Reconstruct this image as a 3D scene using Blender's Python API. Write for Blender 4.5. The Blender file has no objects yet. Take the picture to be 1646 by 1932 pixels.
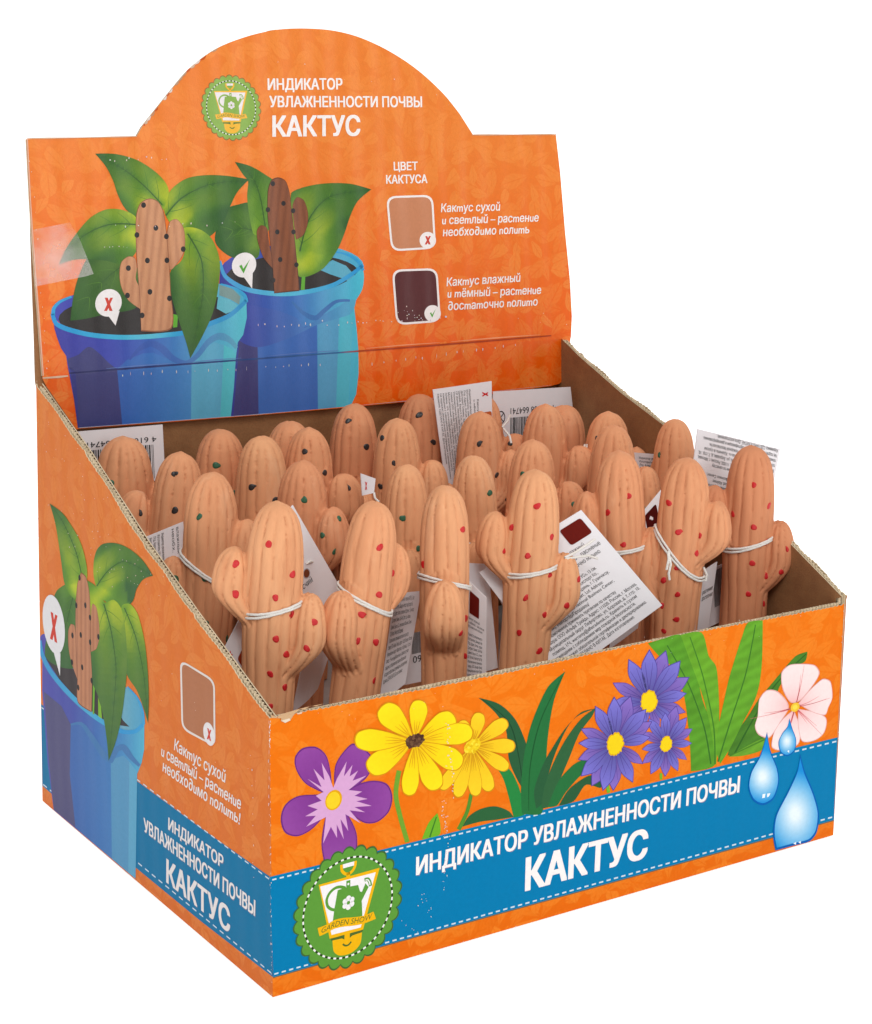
import bpy, bmesh, math, random
import numpy as np
from mathutils import Vector, Matrix, noise as mnoise
from mathutils.geometry import delaunay_2d_cdt
from mathutils.bvhtree import BVHTree

SC = bpy.context.scene
COL = SC.collection
rnd = random.Random(7)
S = 0.25                      # box width in metres; lengths below are in box widths

# ------------------------------------------------------------------ camera
FPX, YAW, PITCH, ROLL = 3560.4821, 0.59597337, 0.24768125, 0.02765886
CAMP = Vector((-1.06897797, -1.92247109, 1.20137961))
cy_, sy_, cp_, sp_ = math.cos(YAW), math.sin(YAW), math.cos(PITCH), math.sin(PITCH)
FW = Vector((sy_ * cp_, cy_ * cp_, -sp_))
r0 = Vector((cy_, -sy_, 0)); u0 = r0.cross(FW)
RT = r0 * math.cos(ROLL) + u0 * math.sin(ROLL)
UP = -r0 * math.sin(ROLL) + u0 * math.cos(ROLL)
cam_d = bpy.data.cameras.new('camera'); cam = bpy.data.objects.new('camera', cam_d); COL.objects.link(cam)
cam_d.sensor_fit = 'HORIZONTAL'; cam_d.sensor_width = 36.0; cam_d.lens = FPX / 1646 * 36.0
cam_d.clip_start = 0.02; cam_d.clip_end = 60
M = Matrix((RT, UP, -FW)).transposed().to_4x4(); M.translation = CAMP * S
cam.matrix_world = M
SC.camera = cam

# ------------------------------------------------------------------ light
world = bpy.data.worlds.new('World'); SC.world = world; world.use_nodes = True
WN = world.node_tree.nodes
WN['Background'].inputs['Color'].default_value = (1.0, 0.985, 0.97, 1)
WN['Background'].inputs['Strength'].default_value = 0.42


def area(name, loc, target, size, power, color=(1, 1, 1)):
    l = bpy.data.lights.new(name, 'AREA'); l.shape = 'SQUARE'; l.size = size; l.energy = power; l.color = color
    o = bpy.data.objects.new(name, l); COL.objects.link(o); o.location = loc
    o.rotation_euler = (Vector(target) - Vector(loc)).to_track_quat('-Z', 'Y').to_euler()
    return o


area('softbox_key', (-0.55, -0.95, 1.25), (0.12, 0.08, 0.08), 0.6, 12, (1, 0.985, 0.96))
area('softbox_fill', (0.42, -1.0, 0.56), (0.12, 0.12, 0.15), 0.5, 2.4, (1, 0.99, 0.98))
area('softbox_top', (0.2, 0.25, 1.5), (0.12, 0.1, 0.1), 0.9, 4.2)
SC.view_settings.view_transform = 'Standard'; SC.view_settings.look = 'None'
SC.view_settings.exposure = -0.11; SC.view_settings.gamma = 1; SC.view_settings.use_curve_mapping = False
SC.render.engine = 'CYCLES'
SC.cycles.use_denoising = True
SC.cycles.max_bounces = 8


# ------------------------------------------------------------------ helpers
def lin(c):
    c = np.asarray(c, float) / 255.0
    return np.where(c <= 0.04045, c / 12.92, ((c + 0.055) / 1.055) ** 2.4)


def link(name, me, mat=None, parent=None):
    o = bpy.data.objects.new(name, me); COL.objects.link(o)
    if mat is not None: me.materials.append(mat)
    if parent is not None: o.parent = parent
    return o


def empty(name, loc=(0, 0, 0), label=None, cat=None, group=None):
    o = bpy.data.objects.new(name, None); COL.objects.link(o); o.location = Vector(loc) * S
    o.empty_display_size = 0.01
    if label: o['label'] = label
    if cat: o['category'] = cat
    if group: o['group'] = group
    return o


def unparent_loc(o):
    p = o.parent
    if p is not None and p.type == 'EMPTY': o.location = -p.location


def ray(px, py):
    return (FW + RT * ((px - 823) / FPX) - UP * ((py - 966) / FPX))


def hit_plane(p, q, n):
    d = ray(*p)
    return CAMP + d * ((q - CAMP).dot(n) / d.dot(n))


def at_y(p, y): return hit_plane(p, Vector((0, y, 0)), Vector((0, 1, 0)))
def at_z(p, z): return hit_plane(p, Vector((0, 0, z)), Vector((0, 0, 1)))


def Z(x0, y0, s): return lambda pts: [(x0 + x * s, y0 + y * s) for x, y in pts]


zA = Z(0, 0, .34167); zB = Z(500, 0, .36452); zC = Z(0, 600, .31056); zD = Z(0, 1150, .38808)
zE = Z(450, 1250, .36452); zF = Z(1000, 1100, .39247); zL = Z(80, 940, .25886); zH = Z(90, 420, .24909)


# ------------------------------------------------------------------ materials
def nmat(name):
    m = bpy.data.materials.new(name); m.use_nodes = True
    nt = m.node_tree; b = nt.nodes['Principled BSDF']
    return m, nt, b


def N(nt, t, **k):
    n = nt.nodes.new(t)
    for a, v in k.items():
        if a.startswith('i_'): n.inputs[a[2:].replace('_', ' ')].default_value = v
        else: setattr(n, a, v)
    return n


def math_n(nt, op, a, b=None, c=None, clamp=False):
    n = nt.nodes.new('ShaderNodeMath'); n.operation = op; n.use_clamp = clamp
    for i, v in enumerate((a, b, c)):
        if v is None: continue
        if isinstance(v, (int, float)): n.inputs[i].default_value = v
        else: nt.links.new(v, n.inputs[i])
    return n.outputs[0]


def mix_rgb(nt, fac, a, b, mode='MIX'):
    n = nt.nodes.new('ShaderNodeMix'); n.data_type = 'RGBA'; n.blend_type = mode
    for i, v in ((0, fac), (6, a), (7, b)):
        if isinstance(v, (int, float)): n.inputs[i].default_value = v
        elif isinstance(v, (tuple, list, np.ndarray)): n.inputs[i].default_value = (*[float(q) for q in v[:3]], 1)
        else: nt.links.new(v, n.inputs[i])
    return n.outputs[2]


def flute_bump(nt, uv, strength, scale=150.0):
    """print surface: shallow flute ripple of the corrugated board plus paper unevenness, as a bump"""
    L = nt.links
    sep = N(nt, 'ShaderNodeSeparateXYZ'); L.new(uv, sep.inputs[0])
    nz = N(nt, 'ShaderNodeTexNoise', i_Scale=9.0, i_Detail=2.0); L.new(uv, nz.inputs['Vector'])
    w = math_n(nt, 'SINE', math_n(nt, 'ADD', math_n(nt, 'MULTIPLY', sep.outputs[0], scale), math_n(nt, 'MULTIPLY', nz.outputs[0], 3.0)))
    w = math_n(nt, 'MULTIPLY', w, nz.outputs[0])
    n2 = N(nt, 'ShaderNodeTexNoise', i_Scale=420.0, i_Detail=2.0); L.new(uv, n2.inputs['Vector'])
    h = math_n(nt, 'ADD', w, math_n(nt, 'MULTIPLY', n2.outputs[0], 0.25))
    n3 = N(nt, 'ShaderNodeTexNoise', i_Scale=5.0, i_Detail=1.0); L.new(uv, n3.inputs['Vector'])
    h = math_n(nt, 'ADD', h, math_n(nt, 'MULTIPLY', n3.outputs[0], 6.0))
    b = N(nt, 'ShaderNodeBump', i_Strength=strength, i_Distance=0.0006); L.new(h, b.inputs['Height'])
    return b.outputs[0]


def print_mat(name, bump=0.12, rough=0.38, spec=0.03):
    m, nt, b = nmat(name)
    at = N(nt, 'ShaderNodeAttribute', attribute_name='ink'); uv = N(nt, 'ShaderNodeUVMap', uv_map='uv')
    nz = N(nt, 'ShaderNodeTexNoise', i_Scale=160.0, i_Detail=3.0); nt.links.new(uv.outputs[0], nz.inputs['Vector'])
    v = math_n(nt, 'ADD', math_n(nt, 'MULTIPLY', nz.outputs[0], 0.14), 0.93)
    c = mix_rgb(nt, 1.0, at.outputs['Color'], v, 'MULTIPLY')
    nt.links.new(c, b.inputs['Base Color']); b.inputs['Roughness'].default_value = rough; b.inputs['Specular IOR Level'].default_value = spec
    nt.links.new(flute_bump(nt, uv.outputs[0], bump), b.inputs['Normal'])
    return m


def orange_mat(name, c_lo, c_hi, leaf, v0, v1, bump=0.12, gain=0.93, spec=0.03):
    """orange print with a tone on tone pattern of scattered leaves"""
    m, nt, b = nmat(name); L = nt.links
    uv = N(nt, 'ShaderNodeUVMap', uv_map='uv').outputs[0]
    sep = N(nt, 'ShaderNodeSeparateXYZ'); L.new(uv, sep.inputs[0])
    g = nt.nodes.new('ShaderNodeMapRange'); L.new(sep.outputs[1], g.inputs[0])
    g.inputs[1].default_value = v0; g.inputs[2].default_value = v1
    base = mix_rgb(nt, g.outputs[0], lin(c_lo), lin(c_hi))
    tot = None
    for k, sc in enumerate((24.0, 31.0, 20.0)):
        off = N(nt, 'ShaderNodeVectorMath', operation='ADD'); L.new(uv, off.inputs[0]); off.inputs[1].default_value = (3.7 * k, 1.9 * k, 0)
        vo = N(nt, 'ShaderNodeTexVoronoi', voronoi_dimensions='2D', feature='F1'); vo.inputs['Scale'].default_value = sc
        vo.inputs['Randomness'].default_value = 0.9
        L.new(off.outputs[0], vo.inputs['Vector'])
        d = N(nt, 'ShaderNodeVectorMath', operation='SUBTRACT'); L.new(off.outputs[0], d.inputs[0]); L.new(vo.outputs['Position'], d.inputs[1])
        cs = N(nt, 'ShaderNodeSeparateColor'); L.new(vo.outputs['Color'], cs.inputs[0])
        rot = N(nt, 'ShaderNodeVectorRotate', rotation_type='Z_AXIS'); L.new(d.outputs[0], rot.inputs['Vector'])
        L.new(math_n(nt, 'MULTIPLY', cs.outputs[0], 6.283), rot.inputs['Angle'])
        s2 = N(nt, 'ShaderNodeSeparateXYZ'); L.new(rot.outputs[0], s2.inputs[0])
        X = math_n(nt, 'MULTIPLY', s2.outputs[0], sc * 1.55); Y = math_n(nt, 'ABSOLUTE', math_n(nt, 'MULTIPLY', s2.outputs[1], sc * 1.55))
        prof = math_n(nt, 'MULTIPLY', math_n(nt, 'SUBTRACT', 1.0, math_n(nt, 'MULTIPLY', X, X)), math_n(nt, 'ADD', 0.42, math_n(nt, 'MULTIPLY', X, -0.22)))
        e = math_n(nt, 'SUBTRACT', prof, Y)
        inside = math_n(nt, 'MULTIPLY', e, 14.0, clamp=True)
        rib = math_n(nt, 'MULTIPLY', math_n(nt, 'SUBTRACT', 0.045, Y), 40.0, clamp=True)
        vein = math_n(nt, 'SINE', math_n(nt, 'ADD', math_n(nt, 'MULTIPLY', X, 17.0), math_n(nt, 'MULTIPLY', Y, 22.0)))
        tone = math_n(nt, 'ADD', math_n(nt, 'MULTIPLY', cs.outputs[1], 0.8), math_n(nt, 'MULTIPLY', vein, 0.10))
        tone = math_n(nt, 'SUBTRACT', tone, math_n(nt, 'MULTIPLY', rib, 0.45))
        f = math_n(nt, 'MULTIPLY', inside, tone)
        tot = f if tot is None else math_n(nt, 'MAXIMUM', tot, f)
    col = mix_rgb(nt, math_n(nt, 'MULTIPLY', tot, 0.75, clamp=True), base, lin(leaf))
    nz = N(nt, 'ShaderNodeTexNoise', i_Scale=160.0, i_Detail=3.0); L.new(uv, nz.inputs['Vector'])
    v = math_n(nt, 'ADD', math_n(nt, 'MULTIPLY', nz.outputs[0], 0.12 * gain), 0.94 * gain)
    col = mix_rgb(nt, 1.0, col, v, 'MULTIPLY')
    L.new(col, b.inputs['Base Color']); b.inputs['Roughness'].default_value = 0.34; b.inputs['Specular IOR Level'].default_value = spec
    L.new(flute_bump(nt, uv, bump), b.inputs['Normal'])
    return m


def kraft_mat(name, c1, c2, scale=30.0):
    m, nt, b = nmat(name); L = nt.links
    tc = N(nt, 'ShaderNodeTexCoord'); mp = N(nt, 'ShaderNodeMapping'); L.new(tc.outputs['Object'], mp.inputs[0])
    mp.inputs['Scale'].default_value = (1 / S, 1 / S, 1 / S)
    n1 = N(nt, 'ShaderNodeTexNoise', i_Scale=scale, i_Detail=5.0, i_Roughness=0.65); L.new(mp.outputs[0], n1.inputs['Vector'])
    n2 = N(nt, 'ShaderNodeTexNoise', i_Scale=scale * 14, i_Detail=2.0); L.new(mp.outputs[0], n2.inputs['Vector'])
    f = math_n(nt, 'ADD', math_n(nt, 'MULTIPLY', n1.outputs[0], 0.75), math_n(nt, 'MULTIPLY', n2.outputs[0], 0.4))
    f = math_n(nt, 'SUBTRACT', math_n(nt, 'MULTIPLY', f, 1.9), 0.6, clamp=True)
    L.new(mix_rgb(nt, f, lin(c1), lin(c2)), b.inputs['Base Color']); b.inputs['Roughness'].default_value = 0.85
    bp = N(nt, 'ShaderNodeBump', i_Strength=0.3, i_Distance=0.0004); L.new(n2.outputs[0], bp.inputs['Height']); L.new(bp.outputs[0], b.inputs['Normal'])
    return m


def simple_mat(name, c, rough=0.6, noise=0.1, scale=80.0, bump=0.1):
    m, nt, b = nmat(name); L = nt.links
    tc = N(nt, 'ShaderNodeTexCoord'); mp = N(nt, 'ShaderNodeMapping'); L.new(tc.outputs['Object'], mp.inputs[0])
    mp.inputs['Scale'].default_value = (1 / S, 1 / S, 1 / S)
    n1 = N(nt, 'ShaderNodeTexNoise', i_Scale=scale, i_Detail=4.0); L.new(mp.outputs[0], n1.inputs['Vector'])
    v = math_n(nt, 'ADD', math_n(nt, 'MULTIPLY', n1.outputs[0], 2 * noise), 1 - noise)
    L.new(mix_rgb(nt, 1.0, lin(c), v, 'MULTIPLY'), b.inputs['Base Color']); b.inputs['Roughness'].default_value = rough
    bp = N(nt, 'ShaderNodeBump', i_Strength=bump, i_Distance=0.0004); L.new(n1.outputs[0], bp.inputs['Height']); L.new(bp.outputs[0], b.inputs['Normal'])
    return m


def clay_mat():
    m, nt, b = nmat('terracotta'); L = nt.links
    tc = N(nt, 'ShaderNodeTexCoord'); mp = N(nt, 'ShaderNodeMapping'); L.new(tc.outputs['Object'], mp.inputs[0])
    mp.inputs['Scale'].default_value = (1 / S, 1 / S, 0.22 / S)
    oi = N(nt, 'ShaderNodeObjectInfo')
    off = N(nt, 'ShaderNodeVectorMath', operation='ADD'); L.new(mp.outputs[0], off.inputs[0])
    cmb = N(nt, 'ShaderNodeCombineXYZ'); L.new(math_n(nt, 'MULTIPLY', oi.outputs['Random'], 37.0), cmb.inputs[0]); L.new(cmb.outputs[0], off.inputs[1])
    n1 = N(nt, 'ShaderNodeTexNoise', i_Scale=38.0, i_Detail=5.0, i_Roughness=0.6); L.new(off.outputs[0], n1.inputs['Vector'])
    n2 = N(nt, 'ShaderNodeTexNoise', i_Scale=320.0, i_Detail=3.0); L.new(off.outputs[0], n2.inputs['Vector'])
    f = math_n(nt, 'SUBTRACT', math_n(nt, 'MULTIPLY', n1.outputs[0], 2.2), 0.6, clamp=True)
    ca = mix_rgb(nt, oi.outputs['Random'], lin((222, 157, 113)), lin((217, 145, 104)))
    col = mix_rgb(nt, f, ca, mix_rgb(nt, oi.outputs['Random'], lin((230, 170, 124)), lin((224, 157, 114))))
    v = math_n(nt, 'ADD', math_n(nt, 'MULTIPLY', n2.outputs[0], 0.12), 0.94)
    col = mix_rgb(nt, 1.0, col, v, 'MULTIPLY')
    # groove shade put into the clay colour as a browner tone, stored per vertex
    at = N(nt, 'ShaderNodeAttribute', attribute_name='groove')
    col = mix_rgb(nt, math_n(nt, 'MULTIPLY', at.outputs['Fac'], 0.40, clamp=True), col, lin((190, 118, 80)))
    n4 = N(nt, 'ShaderNodeTexNoise', i_Scale=16.0, i_Detail=6.0, i_Roughness=0.7); L.new(off.outputs[0], n4.inputs['Vector'])
    col = mix_rgb(nt, math_n(nt, 'MULTIPLY', math_n(nt, 'SUBTRACT', n4.outputs[0], .57, clamp=True), 3.2, clamp=True), col, lin((236, 190, 152)))
    col = mix_rgb(nt, math_n(nt, 'MULTIPLY', math_n(nt, 'SUBTRACT', .40, n4.outputs[0], clamp=True), 3.4, clamp=True), col, lin((196, 120, 80)))
    # few dark specks in the clay
    vo = N(nt, 'ShaderNodeTexVoronoi', i_Scale=26.0); L.new(off.outputs[0], vo.inputs['Vector'])
    sp = math_n(nt, 'MULTIPLY', math_n(nt, 'SUBTRACT', 0.055, vo.outputs['Distance']), 30.0, clamp=True)
    col = mix_rgb(nt, math_n(nt, 'MULTIPLY', sp, 0.45), col, lin((150, 84, 52)))
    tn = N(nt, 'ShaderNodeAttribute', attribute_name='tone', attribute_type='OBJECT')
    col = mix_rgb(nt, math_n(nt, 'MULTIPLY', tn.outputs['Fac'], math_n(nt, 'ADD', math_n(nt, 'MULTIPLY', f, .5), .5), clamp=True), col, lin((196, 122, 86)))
    L.new(col, b.inputs['Base Color']); b.inputs['Roughness'].default_value = 0.78
    b.inputs['Specular IOR Level'].default_value = 0.3
    h = math_n(nt, 'ADD', math_n(nt, 'MULTIPLY', n2.outputs[0], .6), math_n(nt, 'MULTIPLY', n1.outputs[0], .8))
    bp = N(nt, 'ShaderNodeBump', i_Strength=0.22, i_Distance=0.0005); L.new(h, bp.inputs['Height']); L.new(bp.outputs[0], b.inputs['Normal'])
    return m


M_PRINT = print_mat('box_print')
M_PRINT_HEAD = print_mat('header_print', 0.5, 0.34, 0.3)
M_TAGPRINT = print_mat('tag_print', 0.05, 0.5)
M_OR_FRONT = orange_mat('orange_front_print', (222, 104, 10), (230, 114, 14), (234, 136, 40), 0.0, 0.4)
M_OR_SIDE = orange_mat('orange_side_print', (212, 106, 32), (218, 118, 48), (224, 134, 62), 0.0, 0.7)
M_OR_HEAD = orange_mat('orange_header_print', (240, 94, 0), (233, 126, 46), (241, 144, 62), -0.05, 0.36, 0.55, spec=0.3)
M_KRAFT = kraft_mat('kraft_board', (128, 86, 52), (160, 114, 72))
M_KRAFT_EDGE = kraft_mat('kraft_edge', (186, 164, 130), (228, 212, 182), 60)
M_BASE = simple_mat('grey_paper', (176, 166, 160), 0.8, 0.15, 40, 0.4)
M_CARD = simple_mat('tag_card', (228, 226, 230), 0.5, 0.03, 60, 0.05)
M_STRING = simple_mat('cotton_string', (228, 224, 218), 0.9, 0.12, 500, 0.6)
M_CLAY = clay_mat()
M_RED = simple_mat('red_paint', (200, 26, 32), 0.45, 0.22, 200, 0.4)
M_GREEN = simple_mat('green_paint', (46, 96, 68), 0.45, 0.22, 200, 0.4)
M_BLACK = simple_mat('black_paint', (48, 44, 44), 0.4, 0.25, 200, 0.4)
m, nt, b = nmat('glowing_ground')
b.inputs['Base Color'].default_value = (0.8, 0.8, 0.8, 1)
b.inputs['Emission Color'].default_value = (1, 1, 1, 1); b.inputs['Emission Strength'].default_value = 0.82  # added glow keeps the ground white and shadowless
M_GLOW_GROUND = m
m, nt, b = nmat('clear_tape')
tr = N(nt, 'ShaderNodeBsdfTransparent'); mx = N(nt, 'ShaderNodeMixShader'); mx.inputs[0].default_value = 0.2
b.inputs['Base Color'].default_value = (0.95, 0.9, 0.88, 1); b.inputs['Roughness'].default_value = 0.25
nzt = N(nt, 'ShaderNodeTexNoise', i_Scale=60.0, i_Detail=4.0)
tcx = N(nt, 'ShaderNodeTexCoord'); nt.links.new(tcx.outputs['Object'], nzt.inputs['Vector'])
nt.links.new(math_n(nt, 'SUBTRACT', math_n(nt, 'MULTIPLY', nzt.outputs[0], 1.0), 0.3, clamp=True), mx.inputs[0])
nt.links.new(tr.outputs[0], mx.inputs[1]); nt.links.new(b.outputs[0], mx.inputs[2])
nt.links.new(mx.outputs[0], nt.nodes['Material Output'].inputs['Surface'])
M_TAPE = m

# ------------------------------------------------------------------ ground: white sweep with an added glow so that no shadow shows
prof = [(-2.2, 0.0), (3.0, 0.0)] + [(3.0 + 1.0 * math.sin(a), 1.0 - 1.0 * math.cos(a)) for a in np.linspace(0.1, math.pi / 2, 14)] + [(4.0, 4.0)]
vs, fs = [], []
dirb = Vector((sy_, cy_, 0)); sdb = Vector((cy_, -sy_, 0))
for i, (d, z) in enumerate(prof):
    for sgn in (-1, 1): vs.append(dirb * d + sdb * (sgn * 4.0) + Vector((0, 0, z - 0.0005)))
    if i: fs.append((2 * i - 2, 2 * i - 1, 2 * i + 1, 2 * i))
me = bpy.data.meshes.new('ground'); me.from_pydata(vs, [], fs)
for p in me.polygons: p.use_smooth = True
g = link('ground', me, M_GLOW_GROUND); g['kind'] = 'structure'


# ------------------------------------------------------------------ panels of the box
class Panel:
    """a flat board: origin O, unit axes U (along) and V (up), outward normal Nn; lengths in box widths"""
    cuts = ()           # edges the print stops at (photo points and side)
    gain = 1.0          # ink colours scaled down to offset the light this panel receives

    def __init__(s, O, U, V, fold=None):
        s.O = O; s.U = U.normalized(); s.V = (V - s.U * V.dot(s.U)).normalized(); s.N = s.U.cross(s.V); s.fold = fold

    def uv(s, p):
        P = hit_plane(p, s.O, s.N); d = P - s.O; r = (d.dot(s.U), d.dot(s.V))
        if s.fold is not None and r[1] < 0:
            P = hit_plane(p, s.O, s.fold[1]); d = P - s.O; r = (d.dot(s.U), d.dot(s.fold[0]))
        return r

    def P(s, u, v, n=0.0):
        if s.fold is not None and v < -1e-9:
            return s.O + s.U * u + s.fold[0] * v + s.fold[1] * n
        return s.O + s.U * u + s.V * v + s.N * n


f_bl = at_z((515, 1882), 0); f_br = at_z((1573, 1576), 0); b_bl = at_z((80, 1511), 0)


def on_vertical(base, px):
    d = ray(*px).normalized(); up = Vector((0, 0, 1)); w = CAMP - base
    a = d.dot(d); bb = d.dot(up); c = 1.0; dd = d.dot(w); e = up.dot(w)
    t = (bb * e - c * dd) / (a * c - bb * bb)
    return CAMP + d * t


f_tl = on_vertical(f_bl, (509, 1356))
FRONT = Panel(f_bl, f_br - f_bl, f_tl - f_bl)
LEFT = Panel(b_bl, f_bl - b_bl, Vector((f_tl - f_bl)))
LU = FRONT.uv((1573, 1576))[0]
f_tr = FRONT.P(*FRONT.uv((1595, 1137)))
LD = LEFT.uv((515, 1882))[0]
b_tl = LEFT.P(*LEFT.uv((68, 724)))
b_br = b_bl + (f_br - f_bl) * 1.0
b_br2 = b_br + (f_br - f_bl).normalized() * 0.022
RIGHT = Panel(f_br, b_br2 - f_br, f_tr - f_br)          # outside faces right
bU = (b_br - b_bl).normalized()
# header: crease line across the box
cr_l = at_y((80, 712), b_bl.y - 0.022); cr_r0 = hit_plane((1078, 636), cr_l, Vector((0, 0, 1)))
cr_r = at_y((1078, 636), cr_l.y + (b_br.y - b_bl.y))
hU = (cr_r - cr_l).normalized()
LEAN, FLAP = 0.152, 0.03
def tilt(a):
    v = Vector((0, math.sin(a), math.cos(a))); v = v - hU * v.dot(hU); return v.normalized()
hV = tilt(LEAN); lV = tilt(FLAP)
HEAD = Panel(cr_l, hU, hV, fold=(lV, hU.cross(lV)))
TH = 0.011
LEFT.cuts = [((68.6, 724), (80.4, 1511), -1), ((80, 1511.2), (515, 1881.6), -1)]
FRONT.cuts = [((1594.6, 1137), (1572.6, 1576), 1), ((515, 1881.6), (1573, 1575.6), -1)]
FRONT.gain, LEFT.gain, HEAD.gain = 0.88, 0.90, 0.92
CREASE = ((80, 712), (1078, 636))
FLAPCUT = (((148, 807.5), (480, 782.5)), ((480, 782.5), (780, 755.5)), ((780, 755.5), (1040, 726.5)))
VEC2 = lambda p: Vector((p[0], p[1]))


# ------------------------------------------------------------------ printed art
def spline(pts, closed=True, n=6):
    P = [np.array(p, float) for p in pts]; out = []; m = len(P)
    rng = range(m) if closed else range(m - 1)
    for i in rng:
        if closed: a, b, c, d = P[i - 1], P[i], P[(i + 1) % m], P[(i + 2) % m]
        else: a, b, c, d = P[max(i - 1, 0)], P[i], P[i + 1], P[min(i + 2, m - 1)]
        # centripetal-ish: damp tangents at sharp corners
        def tan(p, q, r):
            v1, v2 = q - p, r - q; l1, l2 = np.linalg.norm(v1), np.linalg.norm(v2)
            if l1 < 1e-6 or l2 < 1e-6: return (r - p) * 0.0
            cs = v1 @ v2 / (l1 * l2)
            if cs < 0.05: return (r - p) * 0.0
            return (v1 / l1 + v2 / l2) / 2 * min(l1, l2)
        t1, t2 = tan(a, b, c), tan(b, c, d)
        for k in range(n):
            t = k / n
            out.append((2 * t**3 - 3 * t**2 + 1) * b + (t**3 - 2 * t**2 + t) * t1 + (-2 * t**3 + 3 * t**2) * c + (t**3 - t**2) * t2)
    if not closed: out.append(P[-1])
    return [(float(q[0]), float(q[1])) for q in out]


def clip_half(poly, a, b, keep):
    n = np.array([-(b[1] - a[1]), b[0] - a[0]]); f = lambda p: keep * ((p[0] - a[0]) * n[0] + (p[1] - a[1]) * n[1])
    out = []
    for i, q in enumerate(poly):
        p = poly[i - 1]; fp, fq = f(p), f(q)
        if (fp < 0) != (fq < 0):
            t = fp / (fp - fq); out.append((p[0] + (q[0] - p[0]) * t, p[1] + (q[1] - p[1]) * t))
        if fq >= 0: out.append(q)
    return out


def inside_mask(poly, pts):
    x, y = pts[:, 0], pts[:, 1]; c = np.zeros(len(pts), bool); P = np.array(poly); Q = np.roll(P, 1, 0)
    for (x1, y1), (x2, y2) in zip(P, Q):
        if y1 == y2: continue
        k = ((y1 > y) != (y2 > y)) & (x < (x2 - x1) * (y - y1) / (y2 - y1) + x1); c ^= k
    return c


def ell(c, ex, ey, n=32, a0=0.0, a1=2 * math.pi):
    return [(c[0] + ex[0] * math.cos(t) + ey[0] * math.sin(t), c[1] + ex[1] * math.cos(t) + ey[1] * math.sin(t)) for t in np.linspace(a0, a1, n, endpoint=abs(a1 - a0) < 6.28)]


def ribbon(pts, w, n=6, taper=None):
    L = np.array(spline(pts, False, n)); T = np.gradient(L, axis=0); T /= np.linalg.norm(T, axis=1)[:, None] + 1e-9
    Nn = np.stack([-T[:, 1], T[:, 0]], 1); k = np.linspace(0, 1, len(L))
    ww = np.interp(k, np.linspace(0, 1, len(w)), w)[:, None] / 2 if isinstance(w, (list, tuple)) else np.full((len(L), 1), w / 2)
    return [tuple(q) for q in np.concatenate([L + Nn * ww, (L - Nn * ww)[::-1]])]


def fbm(x, y, f, seed=0):
    a = np.sin(x * f + seed) * np.sin(y * f * 1.1 + 1.7 * seed) + 0.5 * np.sin(x * f * 2.3 + y * f * 1.4 + seed * 3) + 0.3 * np.sin(y * f * 3.7 - x * f * 2.9 + seed)
    return a / 1.8


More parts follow.
